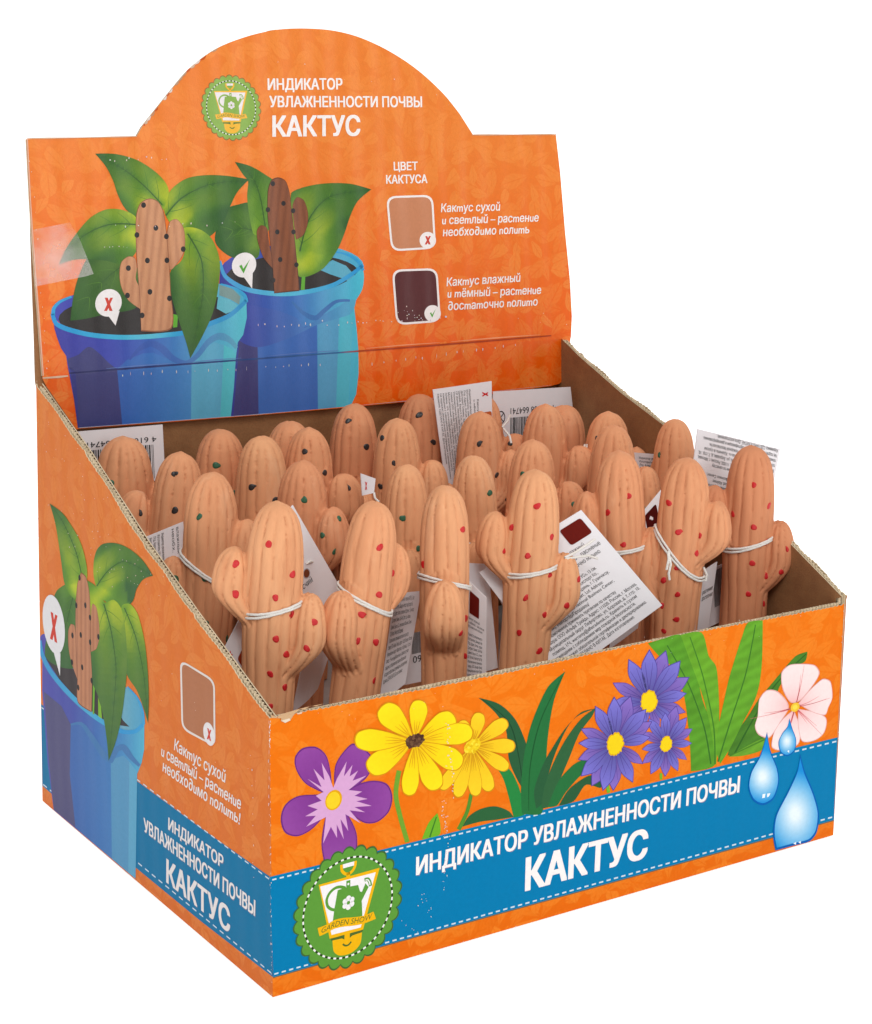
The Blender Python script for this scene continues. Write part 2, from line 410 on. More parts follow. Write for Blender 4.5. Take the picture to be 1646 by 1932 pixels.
class Art:
    """collects flat printed shapes of one picture on one panel and links them as one mesh"""
    STEP = 0.00004
    def __init__(s, name, panel, parent, mat=None):
        s.name, s.panel, s.parent, s.mat = name, panel, parent, mat or (M_PRINT_HEAD if panel.fold is not None else M_PRINT)
        s.v, s.f, s.c, s.u = [], [], [], []

    def poly(s, pts, color, layer=1, grid=None):
        pieces = [pts]
        if s.panel.fold is not None:
            pieces = [clip_half(pts, *CREASE, 1), clip_half(pts, *CREASE, -1)]
        if s.panel.fold is not None:
            for a_, b_ in FLAPCUT: pieces[0] = clip_half(pieces[0], a_, b_, -1)
        for a_, b_, k_ in s.panel.cuts: pieces = [clip_half(pc, a_, b_, k_) for pc in pieces]
        for pc in pieces:
            q = []
            for p in pc:
                if not q or abs(p[0] - q[-1][0]) + abs(p[1] - q[-1][1]) > 0.02: q.append(p)
            if len(q) > 1 and abs(q[0][0] - q[-1][0]) + abs(q[0][1] - q[-1][1]) < 0.02: q.pop()
            if len(q) < 3: continue
            A = sum(q[i - 1][0] * q[i][1] - q[i][0] * q[i - 1][1] for i in range(len(q)))
            if abs(A) < 0.02: continue
            if A < 0: q = q[::-1]
            V = [VEC2(p) for p in q]; n0 = len(V)
            if callable(color) and grid:
                arr = np.array(q); lo, hi = arr.min(0), arr.max(0)
                gx, gy = np.meshgrid(np.arange(lo[0] + grid / 2, hi[0], grid), np.arange(lo[1] + grid / 2, hi[1], grid))
                G = np.stack([gx.ravel(), gy.ravel()], 1)
                if len(G):
                    G = G[inside_mask(q, G)]
                    V += [Vector((a, b)) for a, b in G]
            r = delaunay_2d_cdt(V, [], [list(range(n0))], 1, 1e-4)
            rv = [(p.x, p.y) for p in r[0]]
            cols = color(np.array(rv)) if callable(color) else np.tile(np.array(color, float), (len(rv), 1))
            s.add(rv, r[2], lin(np.clip(cols, 0, 255)), layer)

    def add(s, pxs, faces, cols, layer, uv=False):
        b = len(s.v)
        for p in pxs:
            u, v = p if uv else s.panel.uv(p)
            s.u.append((u, v)); s.v.append(s.panel.P(u, v, layer * s.STEP + 0.0001) * S)
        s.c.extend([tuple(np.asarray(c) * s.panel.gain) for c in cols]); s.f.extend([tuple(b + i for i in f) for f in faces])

    def text(s, body, b0, b1, top0, color, layer=8, shear=0.0, bold=0.0, top1=None, shadow=None):
        V, F = glyphs(body, bold)
        B0 = np.array(s.panel.uv(b0)); B1 = np.array(s.panel.uv(b1)); T0 = np.array(s.panel.uv(top0)) - B0
        T1 = T0 if top1 is None else np.array(s.panel.uv(top1)) - B1
        w = V[:, 0].max()
        def put(d, col, lay):
            X = V[:, 0] / w; Y = V[:, 1]
            up = T0[None] * (1 - X[:, None]) + T1[None] * X[:, None]
            P = B0[None] + (B1 - B0)[None] * X[:, None] + up * Y[:, None] + (B1 - B0)[None] / np.linalg.norm(B1 - B0) * (shear * Y * np.linalg.norm(T0))[:, None] + d
            s.add([tuple(p) for p in P], F, np.tile(lin(col), (len(P), 1)), lay, True)
        e1 = (B1 - B0) / np.linalg.norm(B1 - B0); e2 = T0 / np.linalg.norm(T0); k = np.linalg.norm(T0) * bold * 1.9
        if shadow is not None: put(np.array((0.0016, -0.0016)), shadow, layer - 1)
        for i, (a, b_) in enumerate(((-1, -.5), (1, -.5), (-1, .5), (1, .5), (0, 0))): put(e1 * (k * a) + e2 * (k * b_), color, layer + .15 * i)

    def build(s):
        me = bpy.data.meshes.new(s.name); me.from_pydata(s.v, [], s.f)
        a = me.attributes.new('ink', 'FLOAT_COLOR', 'POINT')
        a.data.foreach_set('color', np.concatenate([np.array(s.c), np.ones((len(s.c), 1))], 1).astype(np.float32).ravel())
        ul = me.uv_layers.new(name='uv'); li = np.zeros(len(me.loops), np.int32); me.loops.foreach_get('vertex_index', li)
        ul.data.foreach_set('uv', np.array(s.u, np.float32)[li].ravel())
        # make every face look outwards
        nrm = s.panel.N
        me.update()
        bm = bmesh.new(); bm.from_mesh(me)
        fl = [f for f in bm.faces if f.normal.dot(nrm) < 0]
        bmesh.ops.reverse_faces(bm, faces=fl); bm.to_mesh(me); bm.free()
        return link(s.name, me, s.mat, s.parent)


_gl = {}
def glyphs(body, bold):
    bold = 0.0
    """text as a flat mesh: baseline at 0, capital height 1"""
    if (body, bold) in _gl: return _gl[body, bold]
    cu = bpy.data.curves.new('lettering', 'FONT'); cu.body = body; cu.size = 1.0; cu.offset = bold; cu.resolution_u = 2
    cu.fill_mode = 'FRONT' if hasattr(cu, 'fill_mode') else cu.fill_mode
    o = bpy.data.objects.new('lettering', cu); COL.objects.link(o)
    dg = bpy.context.evaluated_depsgraph_get(); oe = o.evaluated_get(dg); cv = oe.to_curve(dg)
    cont = []
    for sp in cv.splines:
        if sp.type == 'BEZIER':
            bp = sp.bezier_points; q = []
            for i in range(len(bp)):
                p0, p1 = bp[i], bp[(i + 1) % len(bp)]; A_, B_, C_, D_ = (np.array(v[:2]) for v in (p0.co, p0.handle_right, p1.handle_left, p1.co))
                straight = abs((B_ - A_)[0] * (D_ - A_)[1] - (B_ - A_)[1] * (D_ - A_)[0]) < 1e-5 and abs((C_ - A_)[0] * (D_ - A_)[1] - (C_ - A_)[1] * (D_ - A_)[0]) < 1e-5
                for t in ((0,) if straight else (0, .33, .67)): q.append((1 - t) ** 3 * A_ + 3 * t * (1 - t) ** 2 * B_ + 3 * t * t * (1 - t) * C_ + t ** 3 * D_)
        else: q = [np.array(p.co[:2]) for p in sp.points]
        r = []
        for p in q:
            if not r or np.abs(p - r[-1]).sum() > 1e-4: r.append(p)
        if len(r) > 1 and np.abs(r[0] - r[-1]).sum() < 1e-4: r.pop()
        if len(r) > 2: cont.append(np.array(r))
    oe.to_curve_clear()
    # letters one group of touching contours at a time; a triangle is ink where the winding number is not zero
    spans = sorted([(c[:, 0].min(), c[:, 0].max(), i) for i, c in enumerate(cont)]); groups = []
    for lo, hi, i in spans:
        if groups and lo < groups[-1][0]: groups[-1][0] = max(hi, groups[-1][0]); groups[-1][1].append(i)
        else: groups.append([hi, [i]])
    Vl, F = [], []
    for _, idx in groups:
        vv, ee = [], []
        for i in idx:
            c = cont[i]; n0 = len(vv); vv += [Vector((float(p[0]), float(p[1]))) for p in c]; ee += [(n0 + k, n0 + (k + 1) % len(c)) for k in range(len(c))]
        r = delaunay_2d_cdt(vv, ee, [], 0, 1e-5)
        rv = np.array([(p.x, p.y) for p in r[0]]); tri = [tuple(f) for f in r[2]]
        if not tri: continue
        cen = np.array([rv[list(f)].mean(0) for f in tri]); wn = np.zeros(len(tri), int)
        for i in idx:
            P, Q = cont[i], np.roll(cont[i], -1, 0)
            for (x1, y1), (x2, y2) in zip(P, Q):
                isl = (x2 - x1) * (cen[:, 1] - y1) - (cen[:, 0] - x1) * (y2 - y1)
                wn += ((y1 <= cen[:, 1]) & (y2 > cen[:, 1]) & (isl > 0)).astype(int) - ((y1 > cen[:, 1]) & (y2 <= cen[:, 1]) & (isl < 0)).astype(int)
        b0 = len(Vl); Vl += [tuple(p) for p in rv]; F += [tuple(b0 + k for k in f) for f, w_ in zip(tri, wn) if w_ != 0]
    V = np.array(Vl)
    bpy.data.objects.remove(o); bpy.data.curves.remove(cu)
    V[:, 0] -= V[:, 0].min(); V = V / 0.727
    _gl[body, bold] = (V, F)
    return V, F


def grad(p0, p1, stops):
    """colour ramp of the printed picture along p0->p1 (pixels)"""
    a = np.array(p0, float); d = np.array(p1, float) - a; L2 = d @ d
    ks = [k for k, _ in stops]; cs = np.array([c for _, c in stops], float)
    def f(P):
        t = (P - a) @ d / L2
        return np.stack([np.interp(t, ks, cs[:, i]) for i in range(3)], 1)
    return f


def leaf_col(mid, tip_dark=0.55, dark=(50, 94, 44), mid_c=(108, 154, 46), light=(182, 196, 48), sc=1.0, seed=0.0):
    L = np.array(spline(mid, False, 8)); k = np.linspace(0, 1, len(L))
    def f(P):
        d2 = ((P[:, None, :] - L[None]) ** 2).sum(2); i = d2.argmin(1); d = np.sqrt(d2.min(1)) / sc; t = k[i]
        b = np.exp(-((d - 20) / 15.0) ** 2) * (1.0 + 0.5 * np.sin(t * 11 + seed + np.sign(d) * 0.7)) + 0.22 * fbm(P[:, 0], P[:, 1], 0.09, seed)
        b = np.clip(b, 0, 1) * np.clip(1.25 - t * (0.5 + tip_dark), 0, 1)
        edge = np.clip((d - 34) / 16, 0, 1); rib = np.exp(-(d / 2.2) ** 2) * 0.5
        x = np.clip(b - 0.3 * edge, 0, 1)[:, None]; base = np.array(mid_c)[None] * (1 - x) + np.array(light)[None] * x
        w = np.clip(np.clip(t * (0.4 + tip_dark) + 0.35 * edge, 0, 1) + rib * 0.7, 0, 1)[:, None]
        return base * (1 - w) + np.array(dark)[None] * w
    return f


def add_leaf(A, pts, mid, layer, sc=1.0, seed=0.0, grid=5.0, veins=True, **kw):
    A.poly(spline(pts), leaf_col(mid, sc=sc, seed=seed, **kw), layer, grid)
    A.poly(ribbon(mid, [2.4 * sc, 1.6 * sc, 0.5 * sc]), (58, 96, 42), layer + 0.5)
    L = np.array(spline(mid, False, 8)); T = np.gradient(L, axis=0); T /= np.linalg.norm(T, axis=1)[:, None] + 1e-9; poly = spline(pts)
    for j in range(4):
        i = int(len(L) * (.14 + .17 * j)); p, t_ = L[i], T[i]; n_ = np.array([-t_[1], t_[0]])
        for sg in (1, -1):
            q = [p]; 
            for k in range(1, 5):
                c_ = p + (n_ * sg * (6 * k) * sc + t_ * (5 * k + .9 * k * k) * sc) * (1 - .13 * j)
                if not inside_mask(poly, np.array([c_ + (c_ - p) * .12]))[0]: break
                q.append(c_)
            if len(q) > 2: A.poly(ribbon([tuple(v) for v in q], [1.5 * sc, 1.0 * sc, .3 * sc]), (84, 128, 46), layer + .45)


def clay_col(base, dark, period, ax=(1, 0), off=0.0):
    ax = np.array(ax, float)
    def f(P):
        s = P @ ax; w = (0.5 + 0.5 * np.sin(s * 2 * math.pi / period + off)) ** 2
        w = np.clip(w + 0.3 * fbm(P[:, 0], P[:, 1], 0.05, 1.3), 0, 1)[:, None]
        return np.array(base)[None] * (1 - 0.38 * w) + np.array(dark)[None] * 0.38 * w
    return f


def emblem(A, c, ex, ey, cols, layer=10):
    c, ex, ey = (np.array(q, float) for q in (c, ex, ey))
    T = lambda pts: [tuple(c + ex * x + ey * y) for x, y in pts]
    green, orange, white, dk = cols
    n = 26
    def scal(r, amp): return [((r + amp * abs(math.sin(n * t / 2)) ** 0.8) * math.cos(t), (r + amp * abs(math.sin(n * t / 2)) ** 0.8) * math.sin(t)) for t in np.linspace(0, 2 * math.pi, n * 8, endpoint=False)]
    A.poly(T(scal(0.965, 0.075)), dk[0], layer)
    A.poly(T(scal(0.935, 0.075)), green, layer + 1)
    m = 46
    for i in range(2 * m):
        a0 = (i - .45) * math.pi / m; a1 = (i + .45) * math.pi / m
        q = [(0.855 * math.cos(a), 0.855 * math.sin(a)) for a in np.linspace(a0, a1, 4)] + [(0.825 * math.cos(a), 0.825 * math.sin(a)) for a in np.linspace(a1, a0, 4)]
        A.poly(T(q), white if i % 2 else (40, 50, 30), layer + 2)
    # spade blade, neck, handle
    A.poly(T(spline([(-.28, -.44), (.28, -.44), (.28, -.5), (.25, -.68), (.12, -.78), (-.03, -.8), (-.16, -.77), (-.25, -.68)])), orange, layer + 2)
    A.poly(T([(-.31, -.45), (-.05, -.45), (-.05, -.53), (-.1, -.5), (-.3, -.49)]), dk[1], layer + 3)
    A.poly(T([(.31, -.45), (.05, -.45), (.05, -.53), (.1, -.5), (.28, -.49)]), dk[1], layer + 3)
    A.poly(T(ribbon([(-.08, -.6), (-.03, -.64), (.03, -.64), (.08, -.6)], .03)), dk[1], layer + 3)
    A.poly(T([(-.035, .48), (.035, .48), (.035, .6), (-.035, .6)]), orange, layer + 2)
    A.poly(T(ribbon([(-.13, .76), (-.12, .66), (-.06, .59), (.0, .575), (.06, .59), (.12, .66), (.135, .76)], .05)), orange, layer + 2)
    A.poly(T([(-.1, .69), (.105, .69), (.11, .76), (-.105, .76)]), white, layer + 3)
    # pot
    A.poly(T([(-.556, .526), (.592, .527), (.30, -.45), (-.33, -.447)]), orange, layer + 3)
    A.poly(T([(-.53, .49), (.52, .47), (.255, -.4), (-.295, -.39)]), white, layer + 4)
    # watering can
    A.poly(T([(-.195, .344), (-.05, .355), (.19, .338), (.235, .2), (.27, .0), (.283, -.25), (-.29, -.25), (-.25, .05)]), green, layer + 5)
    A.poly(T(ribbon([(-.05, .345), (-.15, .39), (-.25, .39), (-.35, .33), (-.4, .23), (-.38, .12), (-.31, .05), (-.24, .02)], [.05, .05, .05, .05])), green, layer + 5.5)
    A.poly(T([(-.034, .46), (.042, .46), (.042, .34), (-.034, .34)]), green, layer + 5.5)
    A.poly(T(ell((.005, .4), (.02, 0), (0, .02), 10)), white, layer + 6)
    A.poly(T([(.22, .22), (.265, .2), (.33, .33), (.39, .25), (.27, .06), (.25, .0), (.2, .1)]), green, layer + 6)
    A.poly(T(ribbon([(.31, .39), (.37, .39), (.41, .33), (.425, .26)], .06)), green, layer + 6)
    A.poly(T(ribbon([(.325, .385), (.37, .38), (.405, .33), (.415, .28)], .02)), white, layer + 7)
    for i in range(6):
        a = i * math.pi / 3 + .52
        A.poly(T(ell((.013 + .075 * math.cos(a), .08 + .075 * math.sin(a)), (.047, 0), (0, .047), 14)), white, layer + 6)
    A.poly(T(ell((.013, .08), (.03, 0), (0, .03), 12)), green, layer + 7)
    # ribbon
    top = [(-.565, -.205), (-.4, -.19), (-.25, -.15), (-.08, -.155), (.1, -.19), (.3, -.215), (.49, -.19)]
    bot = [(.54, -.325), (.3, -.35), (.1, -.335), (-.08, -.305), (-.25, -.3), (-.4, -.335), (-.525, -.355)]
    A.poly(T(spline(top, False, 4) + spline(bot, False, 4)), orange, layer + 7)
    V, F = glyphs('GARDEN SHOW', 0.012); w = V[:, 0].max(); X = V[:, 0] / w; x = -.5 + .95 * X
    y0 = np.interp(x, [-.53, -.4, -.25, -.08, .1, .3, .5], [-.315, -.3, -.268, -.275, -.3, -.32, -.295])
    P = [tuple(q) for q in (c[None] + ex[None] * (x + .025 * V[:, 1])[:, None] + ey[None] * (y0 + .095 * V[:, 1])[:, None])]
    A.add(P, F, np.tile(lin(dk[1]), (len(P), 1)), layer + 8)


def scuffs(A, rows, layer=19, col=(236, 226, 220)):
    """little worn white flecks where the print rubbed off along flute lines"""
    for (a, b, n, w, h, jit) in rows:
        for i in range(n):
            t = (i + rnd.uniform(-.3, .3)) / max(n - 1, 1); x = a[0] + (b[0] - a[0]) * t + rnd.gauss(0, jit); y = a[1] + (b[1] - a[1]) * t + rnd.gauss(0, jit)
            ww, hh = w * rnd.uniform(.4, 1.2), h * rnd.uniform(.3, 1.2); k = rnd.randint(4, 6); ph = rnd.random() * 6
            A.poly([(x + ww * rnd.uniform(.6, 1) * math.cos(ph + j * 6.283 / k), y + hh * rnd.uniform(.6, 1) * math.sin(ph + j * 6.283 / k)) for j in range(k)], [v * rnd.uniform(.88, 1) for v in col], layer)


# ------------------------------------------------------------------ boards
def edge_strip(name, panel, path, depth0, depth1, parent, mat):
    vs, fs = [], []
    for i, (u, v) in enumerate(path):
        vs += [panel.P(u, v, depth0) * S, panel.P(u, v, depth1) * S]
        if i: fs.append((2 * i - 2, 2 * i, 2 * i + 1, 2 * i - 1))
    me = bpy.data.meshes.new(name); me.from_pydata(vs, [], fs); return link(name, me, mat, parent)


def flutes(panel, poly, parent, th=None):
    """the wavy medium between the liners as a thick band along a cut edge given by (u, v) points"""
    th = th or TH; poly = sorted(poly); P = []; vs, fs = [], []
    u = poly[0][0] + TH * .6; j = 0
    while u < poly[-1][0] - TH * .6:
        v = float(np.interp(u, [p[0] for p in poly], [p[1] for p in poly]))
        P.append((u, v, -th / 2 + (th / 2 - .003) * math.sin(j * 1.05) * rnd.uniform(.75, 1.1))); u += .00105; j += 1
    for i, (u, v, w) in enumerate(P):
        a, b = P[max(i - 1, 0)], P[min(i + 1, len(P) - 1)]; t_ = Vector((b[0] - a[0], b[2] - a[2])).normalized(); n_ = Vector((-t_.y, t_.x)) * .00105
        j_ = rnd.uniform(-.0012, .0006)
        for sg in (1, -1):
            vs += [panel.P(u + n_.x * sg, v + j_, w + n_.y * sg) * S, panel.P(u + n_.x * sg, v - .02, w + n_.y * sg) * S]
        if i:
            o_ = 4 * i; q = o_ - 4
            fs += [(q, o_, o_ + 2, q + 2), (q, q + 1, o_ + 1, o_), (q + 2, o_ + 2, o_ + 3, q + 3)]
    me = bpy.data.meshes.new('corrugation'); me.from_pydata(vs, [], fs)
    return link('corrugation', me, M_KRAFT_EDGE, parent)


def board(name, panel, outline, mat_out, parent, top=None, inner=None, th=TH, teeth=True, flute_range=None, kind_label=None):
    """outline in panel uv (counter clockwise), 'top' = indices (i, j) of the cut upper edge. Outer liner sheet with
    a print, inner liner sheet, wavy medium between them"""
    pts = []
    n = len(outline)
    for i in range(n):
        a, b = outline[i], outline[(i + 1) % n]
        pts.append(a)
        if top and i in top and teeth:
            d = Vector((b[0] - a[0], b[1] - a[1])); L = d.length; k = int(L / 0.0042); nn = Vector((-d.y, d.x)).normalized()
            for j in range(1, k):
                t = j / k; w = (0.0007 if j % 2 else -0.0007) + rnd.uniform(-.0006, .0006) + 0.0016 * math.sin(t * 9 + len(name)) - 0.0012
                pts.append((a[0] + d.x * t - nn.x * w * 1.0, a[1] + d.y * t - nn.y * w * 1.0))
    def sheet(nm, n_off, mat, par, flip=False, poly=pts):
        q = [Vector(p) for p in poly]
        r = delaunay_2d_cdt(q, [], [list(range(len(q)))], 1, 1e-6)
        me = bpy.data.meshes.new(nm); fs = [tuple(reversed(f)) if flip else tuple(f) for f in r[2]]
        me.from_pydata([panel.P(p.x, p.y, n_off) * S for p in r[0]], [], fs)
        ul = me.uv_layers.new(name='uv')
        for lp in me.loops: ul.data[lp.index].uv = r[0][lp.vertex_index][:2]
        return link(nm, me, mat, par)
    o = sheet(name, 0, mat_out, parent)
    if inner is not None:
        # paper edges of the outer liner (cut fibre) and the inner liner
        sheet('inner_face', -th, M_KRAFT, o, True, inner)
        sheet('outer_liner', -0.0016, M_KRAFT_EDGE, o, True, pts)
    if top:
        path = [p for p in pts if any(abs((p[0] - outline[i][0]) * (outline[(i + 1) % n][1] - outline[i][1]) - (p[1] - outline[i][1]) * (outline[(i + 1) % n][0] - outline[i][0])) < .0045 * math.hypot(outline[(i + 1) % n][0] - outline[i][0], outline[(i + 1) % n][1] - outline[i][1]) and min(outline[i][0], outline[(i + 1) % n][0]) - 1e-6 <= p[0] <= max(outline[i][0], outline[(i + 1) % n][0]) + 1e-6 and p[1] > .2 for i in top)]
        path.sort(); edge_strip('liner_edge', panel, path, 0, -.0018, o, M_KRAFT_EDGE)
        poly = [outline[i] for i in top] + [outline[(top[-1] + 1) % n]]
        edge_strip('liner_edge', panel, [(u, v - .001 + rnd.uniform(-.0008, .0008)) for u, v in sorted(poly)], -th, -th + .0018, o, M_KRAFT_EDGE)
        flutes(panel, poly, o)
    return o


BOX = empty('display_box', (0.5, 0.37, 0), 'open orange cardboard display box with arched header, printed flowers and a blue stripe', 'display box')

# front
ftl = FRONT.uv((509, 1356)); ftr = FRONT.uv((1595, 1137)); fbr = FRONT.uv((1573, 1576))
front = board('front_panel', FRONT, [(0, 0), fbr, ftr, ftl], M_OR_FRONT, BOX, top=[2],
              inner=[(TH, 0), (fbr[0] - TH, 0), (ftr[0] - TH, ftr[1] - .002), (ftl[0] + TH, ftl[1] - .002)], flute_range=(TH, ftr[0] - TH))
# left side: slanting top with a slight sag
ltb = LEFT.uv((68, 724)); lbf = LEFT.uv((515, 1882)); ltf = LEFT.uv((509, 1356))
lm = [LEFT.uv(p) for p in ((160, 852), (270, 1025), (366, 1160))]
left = board('left_side_panel', LEFT, [(0, 0), (lbf[0], 0), ltf, lm[2], lm[1], lm[0], ltb], M_OR_SIDE, BOX, top=[2, 3, 4, 5], teeth=True,
             inner=[(TH, 0), (lbf[0] - TH, 0), (ltf[0] - TH, ltf[1] - .002 + TH * .5), (lm[2][0], lm[2][1] - .002), (lm[1][0], lm[1][1] - .002), (lm[0][0], lm[0][1] - .002), (ltb[0] + TH, ltb[1] - .002)],
             flute_range=(LEFT.uv((366, 1160))[0], ltf[0]))
left.name = 'side_panel'
# right side: seen from inside
def r_uv(px):
    P = hit_plane(px, RIGHT.O - RIGHT.N * TH, RIGHT.N); d = P - RIGHT.O; return (d.dot(RIGHT.U), d.dot(RIGHT.V))
rt = [r_uv(p) for p in ((1590, 1126), (1497, 1030), (1255, 803), (1171, 739), (1090, 668))]
rU = (b_br2 - f_br).length
sl = (rt[4][1] - rt[3][1]) / (rt[4][0] - rt[3][0]); rt.append((rU, rt[4][1] + sl * (rU - rt[4][0])))
rtf = RIGHT.uv((1595, 1137))
ro = [(0, 0), (rU, 0), rt[5], rt[4], rt[3], rt[2], rt[1], rt[0], (0.0, rt[0][1] - .006)]
right = board('side_panel', RIGHT, ro, M_OR_SIDE, BOX, top=[2, 3, 4, 5, 6], inner=[(TH, 0), (rU - TH, 0)] + [(min(p[0], rU - TH), p[1] - .001) for p in rt[::-1]] + [(TH, rt[0][1] - .006)], flute_range=(.01, .02))
# back panel (kraft) and the header board behind the printed header
BACK = Panel(b_br, b_bl - b_br, Vector((0, 0, 1)))
def plate(name, quad_pts, mat, parent, th_vec):
    """thick plate from a polygon of 3d points"""
    n = len(quad_pts); vs = [p * S for p in quad_pts] + [(p + th_vec) * S for p in quad_pts]
    fs = [tuple(range(n)), tuple(range(2 * n - 1, n - 1, -1))] + [(i, (i + 1) % n, n + (i + 1) % n, n + i) for i in range(n)]
    me = bpy.data.meshes.new(name); me.from_pydata(vs, [], fs)
    bm = bmesh.new(); bm.from_mesh(me); bmesh.ops.recalc_face_normals(bm, faces=bm.faces); bm.to_mesh(me); bm.free()
    return link(name, me, mat, parent)
bzl = b_tl.z; bz_r = RIGHT.P(*rt[5]).z
plate('back_panel', [b_bl + Vector((TH, -TH, 0)), b_br2 + Vector((-TH, -TH, 0)), b_br2 + Vector((-TH, -TH, bz_r - .004)), b_bl + Vector((TH, -TH, bzl - .004))], M_KRAFT, BOX, Vector((0, TH * .9, 0)))
plate('bottom_panel', [f_bl + Vector((TH, TH, .002)), f_br + Vector((-TH, TH, .002)), b_br + Vector((-TH, -TH * 1.2, .002)), b_bl + Vector((TH, -TH * 1.2, .002))], M_KRAFT, BOX, Vector((0, 0, .006)))

# header face outline in photo pixels, clockwise from the lower left of the upper part
arch = [(258, 257)] + zA([(790, 690), (870, 590), (950, 490), (1050, 375), (1200, 265), (1380, 195), (1530, 161)]) + zB([(20, 157), (110, 148), (210, 146), (340, 155), (470, 185), (600, 240), (720, 310), (820, 385), (930, 490), (1010, 590), (1078, 697)])
arch = [arch[0]] + spline(arch[1:-1], False, 5) + [arch[-1]]
r_edge = zB([(1507, 697), (1530, 900), (1555, 1200), (1580, 1450), (1590, 1640), (1585, 1742)])
l_edge = [(80, 709), (73, 615), (65, 512), (56, 380), (50, 262)]
upper = l_edge + arch + r_edge
lowerp = [(80, 714), (88, 730), (112, 772), (138, 812), (148, 809), (300, 798), (480, 784), (640, 770), (780, 757), (940, 742), (1040, 728), (1056, 724), (1065, 715), (1068, 704), (1072, 670), (1077, 638)]
def head_sheet(name, pxs, mat, parent, off=0.0):
    q = [Vector(HEAD.uv(p)) for p in pxs]
    r = delaunay_2d_cdt(q, [], [list(range(len(q)))], 1, 1e-6)
    me = bpy.data.meshes.new(name); me.from_pydata([HEAD.P(p.x, p.y, off) * S for p in r[0]], [], [tuple(f) for f in r[2]])
    ul = me.uv_layers.new(name='uv')
    for lp in me.loops: ul.data[lp.index].uv = r[0][lp.vertex_index][:2]
    me.update()
    bm = bmesh.new(); bm.from_mesh(me); bmesh.ops.reverse_faces(bm, faces=[f for f in bm.faces if f.normal.dot(HEAD.N) < 0]); bm.to_mesh(me); bm.free()
    return link(name, me, mat, parent)
header = head_sheet('header_panel', upper + lowerp[-1:] + [lowerp[0]], M_OR_HEAD, BOX)
flap = head_sheet('header_flap', lowerp, M_OR_HEAD, header)
# thickness of the header: kraft board right behind the face, left edge standing out as in the photo
hb = [HEAD.P(*HEAD.uv(p), -0.0015) for p in upper]
plate('header_back', [hb[0] + hU * -.0, *hb[1:]], M_KRAFT_EDGE, header, -HEAD.N * 0.003)
hb2 = [HEAD.P(*HEAD.uv(p), 0) - HEAD.N * 0.005 - hV * 0.002 for p in [(1072, 690), (76, 748), (70, 716), (68, 640), (63, 500), (60, 400), (56, 268)] + arch + r_edge]
plate('header_support', hb2, M_KRAFT, header, -HEAD.N * 0.005)
fb = [HEAD.P(*HEAD.uv(p), -0.0012) for p in lowerp[1:-1]]
plate('flap_back', fb, M_KRAFT_EDGE, flap, -HEAD.fold[1] * 0.004)
# points along the crease where the header folds
crs = [(HEAD.uv((80 + (1078 - 80) * t, 712 - 76 * t))[0], 0.0) for t in np.linspace(0.045, .999, 40)]

# ------------------------------------------------------------------ printed pictures: header
WHITE = (240, 236, 236)
PA = Art('plant_picture', HEAD, header)
PP = Art('pot_picture', HEAD, header)
# second (right) pot behind
c2 = (551, 508)
PP.poly(ell(c2, (136, -6), (-4, -48)), grad((415, 0), (690, 0), [(0, (70, 72, 168)), (.5, (64, 100, 180)), (.75, (90, 170, 200)), (1, (70, 175, 215))]), 1, 8)
PP.poly(ell((552, 520), (126, -5), (-3, -40)), (52, 48, 48), 2)
PP.poly(zB([(270, 1390), (350, 1345), (420, 1375), (465, 1425), (440, 1460), (400, 1440), (340, 1420)]), (92, 172, 198), 2.5)
PP.poly(spline([(416, 500), (430, 530), (470, 550), (520, 557), (570, 556), (620, 545), (660, 527), (684, 503), (687, 520), (684, 545), (672, 566), (668, 575), (660, 770), (400, 790)]), grad((440, 0), (680, 0), [(0, (56, 62, 150)), (.25, (58, 90, 176)), (.5, (64, 118, 192)), (.75, (84, 165, 208)), (1, (72, 190, 214))]), 3, 8)
PP.poly([(452, 640), (486, 640), (488, 785), (440, 788)], (66, 66, 122), 4)
PP.poly([(486, 640), (598, 610), (600, 777), (488, 785)], (62, 108, 186), 4)
PP.poly([(600, 608), (640, 600), (634, 775), (600, 777)], (86, 160, 202), 4)
PP.poly([(640, 590), (668, 575), (657, 768), (634, 775)], (80, 184, 206), 4)
PP.poly(spline([(440, 570), (520, 585), (560, 600), (575, 618), (600, 600), (635, 580), (660, 565), (672, 566), (664, 590), (640, 600), (600, 612), (540, 640), (486, 655), (450, 640)]), grad((440, 0), (680, 0), [(0, (60, 66, 158)), (.5, (70, 116, 188)), (1, (86, 176, 208))]), 4.5, 8)
PP.poly(ribbon(zB([(140, 1560), (200, 1620), (260, 1645), (310, 1605), (370, 1560), (440, 1555)]), [3, 10, 8, 4]), (64, 116, 180), 5)
PP.poly(ribbon([(415, 492), (424, 520), (460, 544), (520, 554), (575, 551), (630, 537), (668, 514), (685, 500)], [5, 9, 9, 8, 6]), grad((440, 0), (690, 0), [(0, (70, 160, 215)), (.4, (90, 190, 220)), (1, (40, 150, 215))]), 6, 8)
PP.poly(ribbon(zB([(345, 1300), (420, 1315), (480, 1350), (508, 1400)]), [2, 5, 6]), (50, 158, 215), 6)
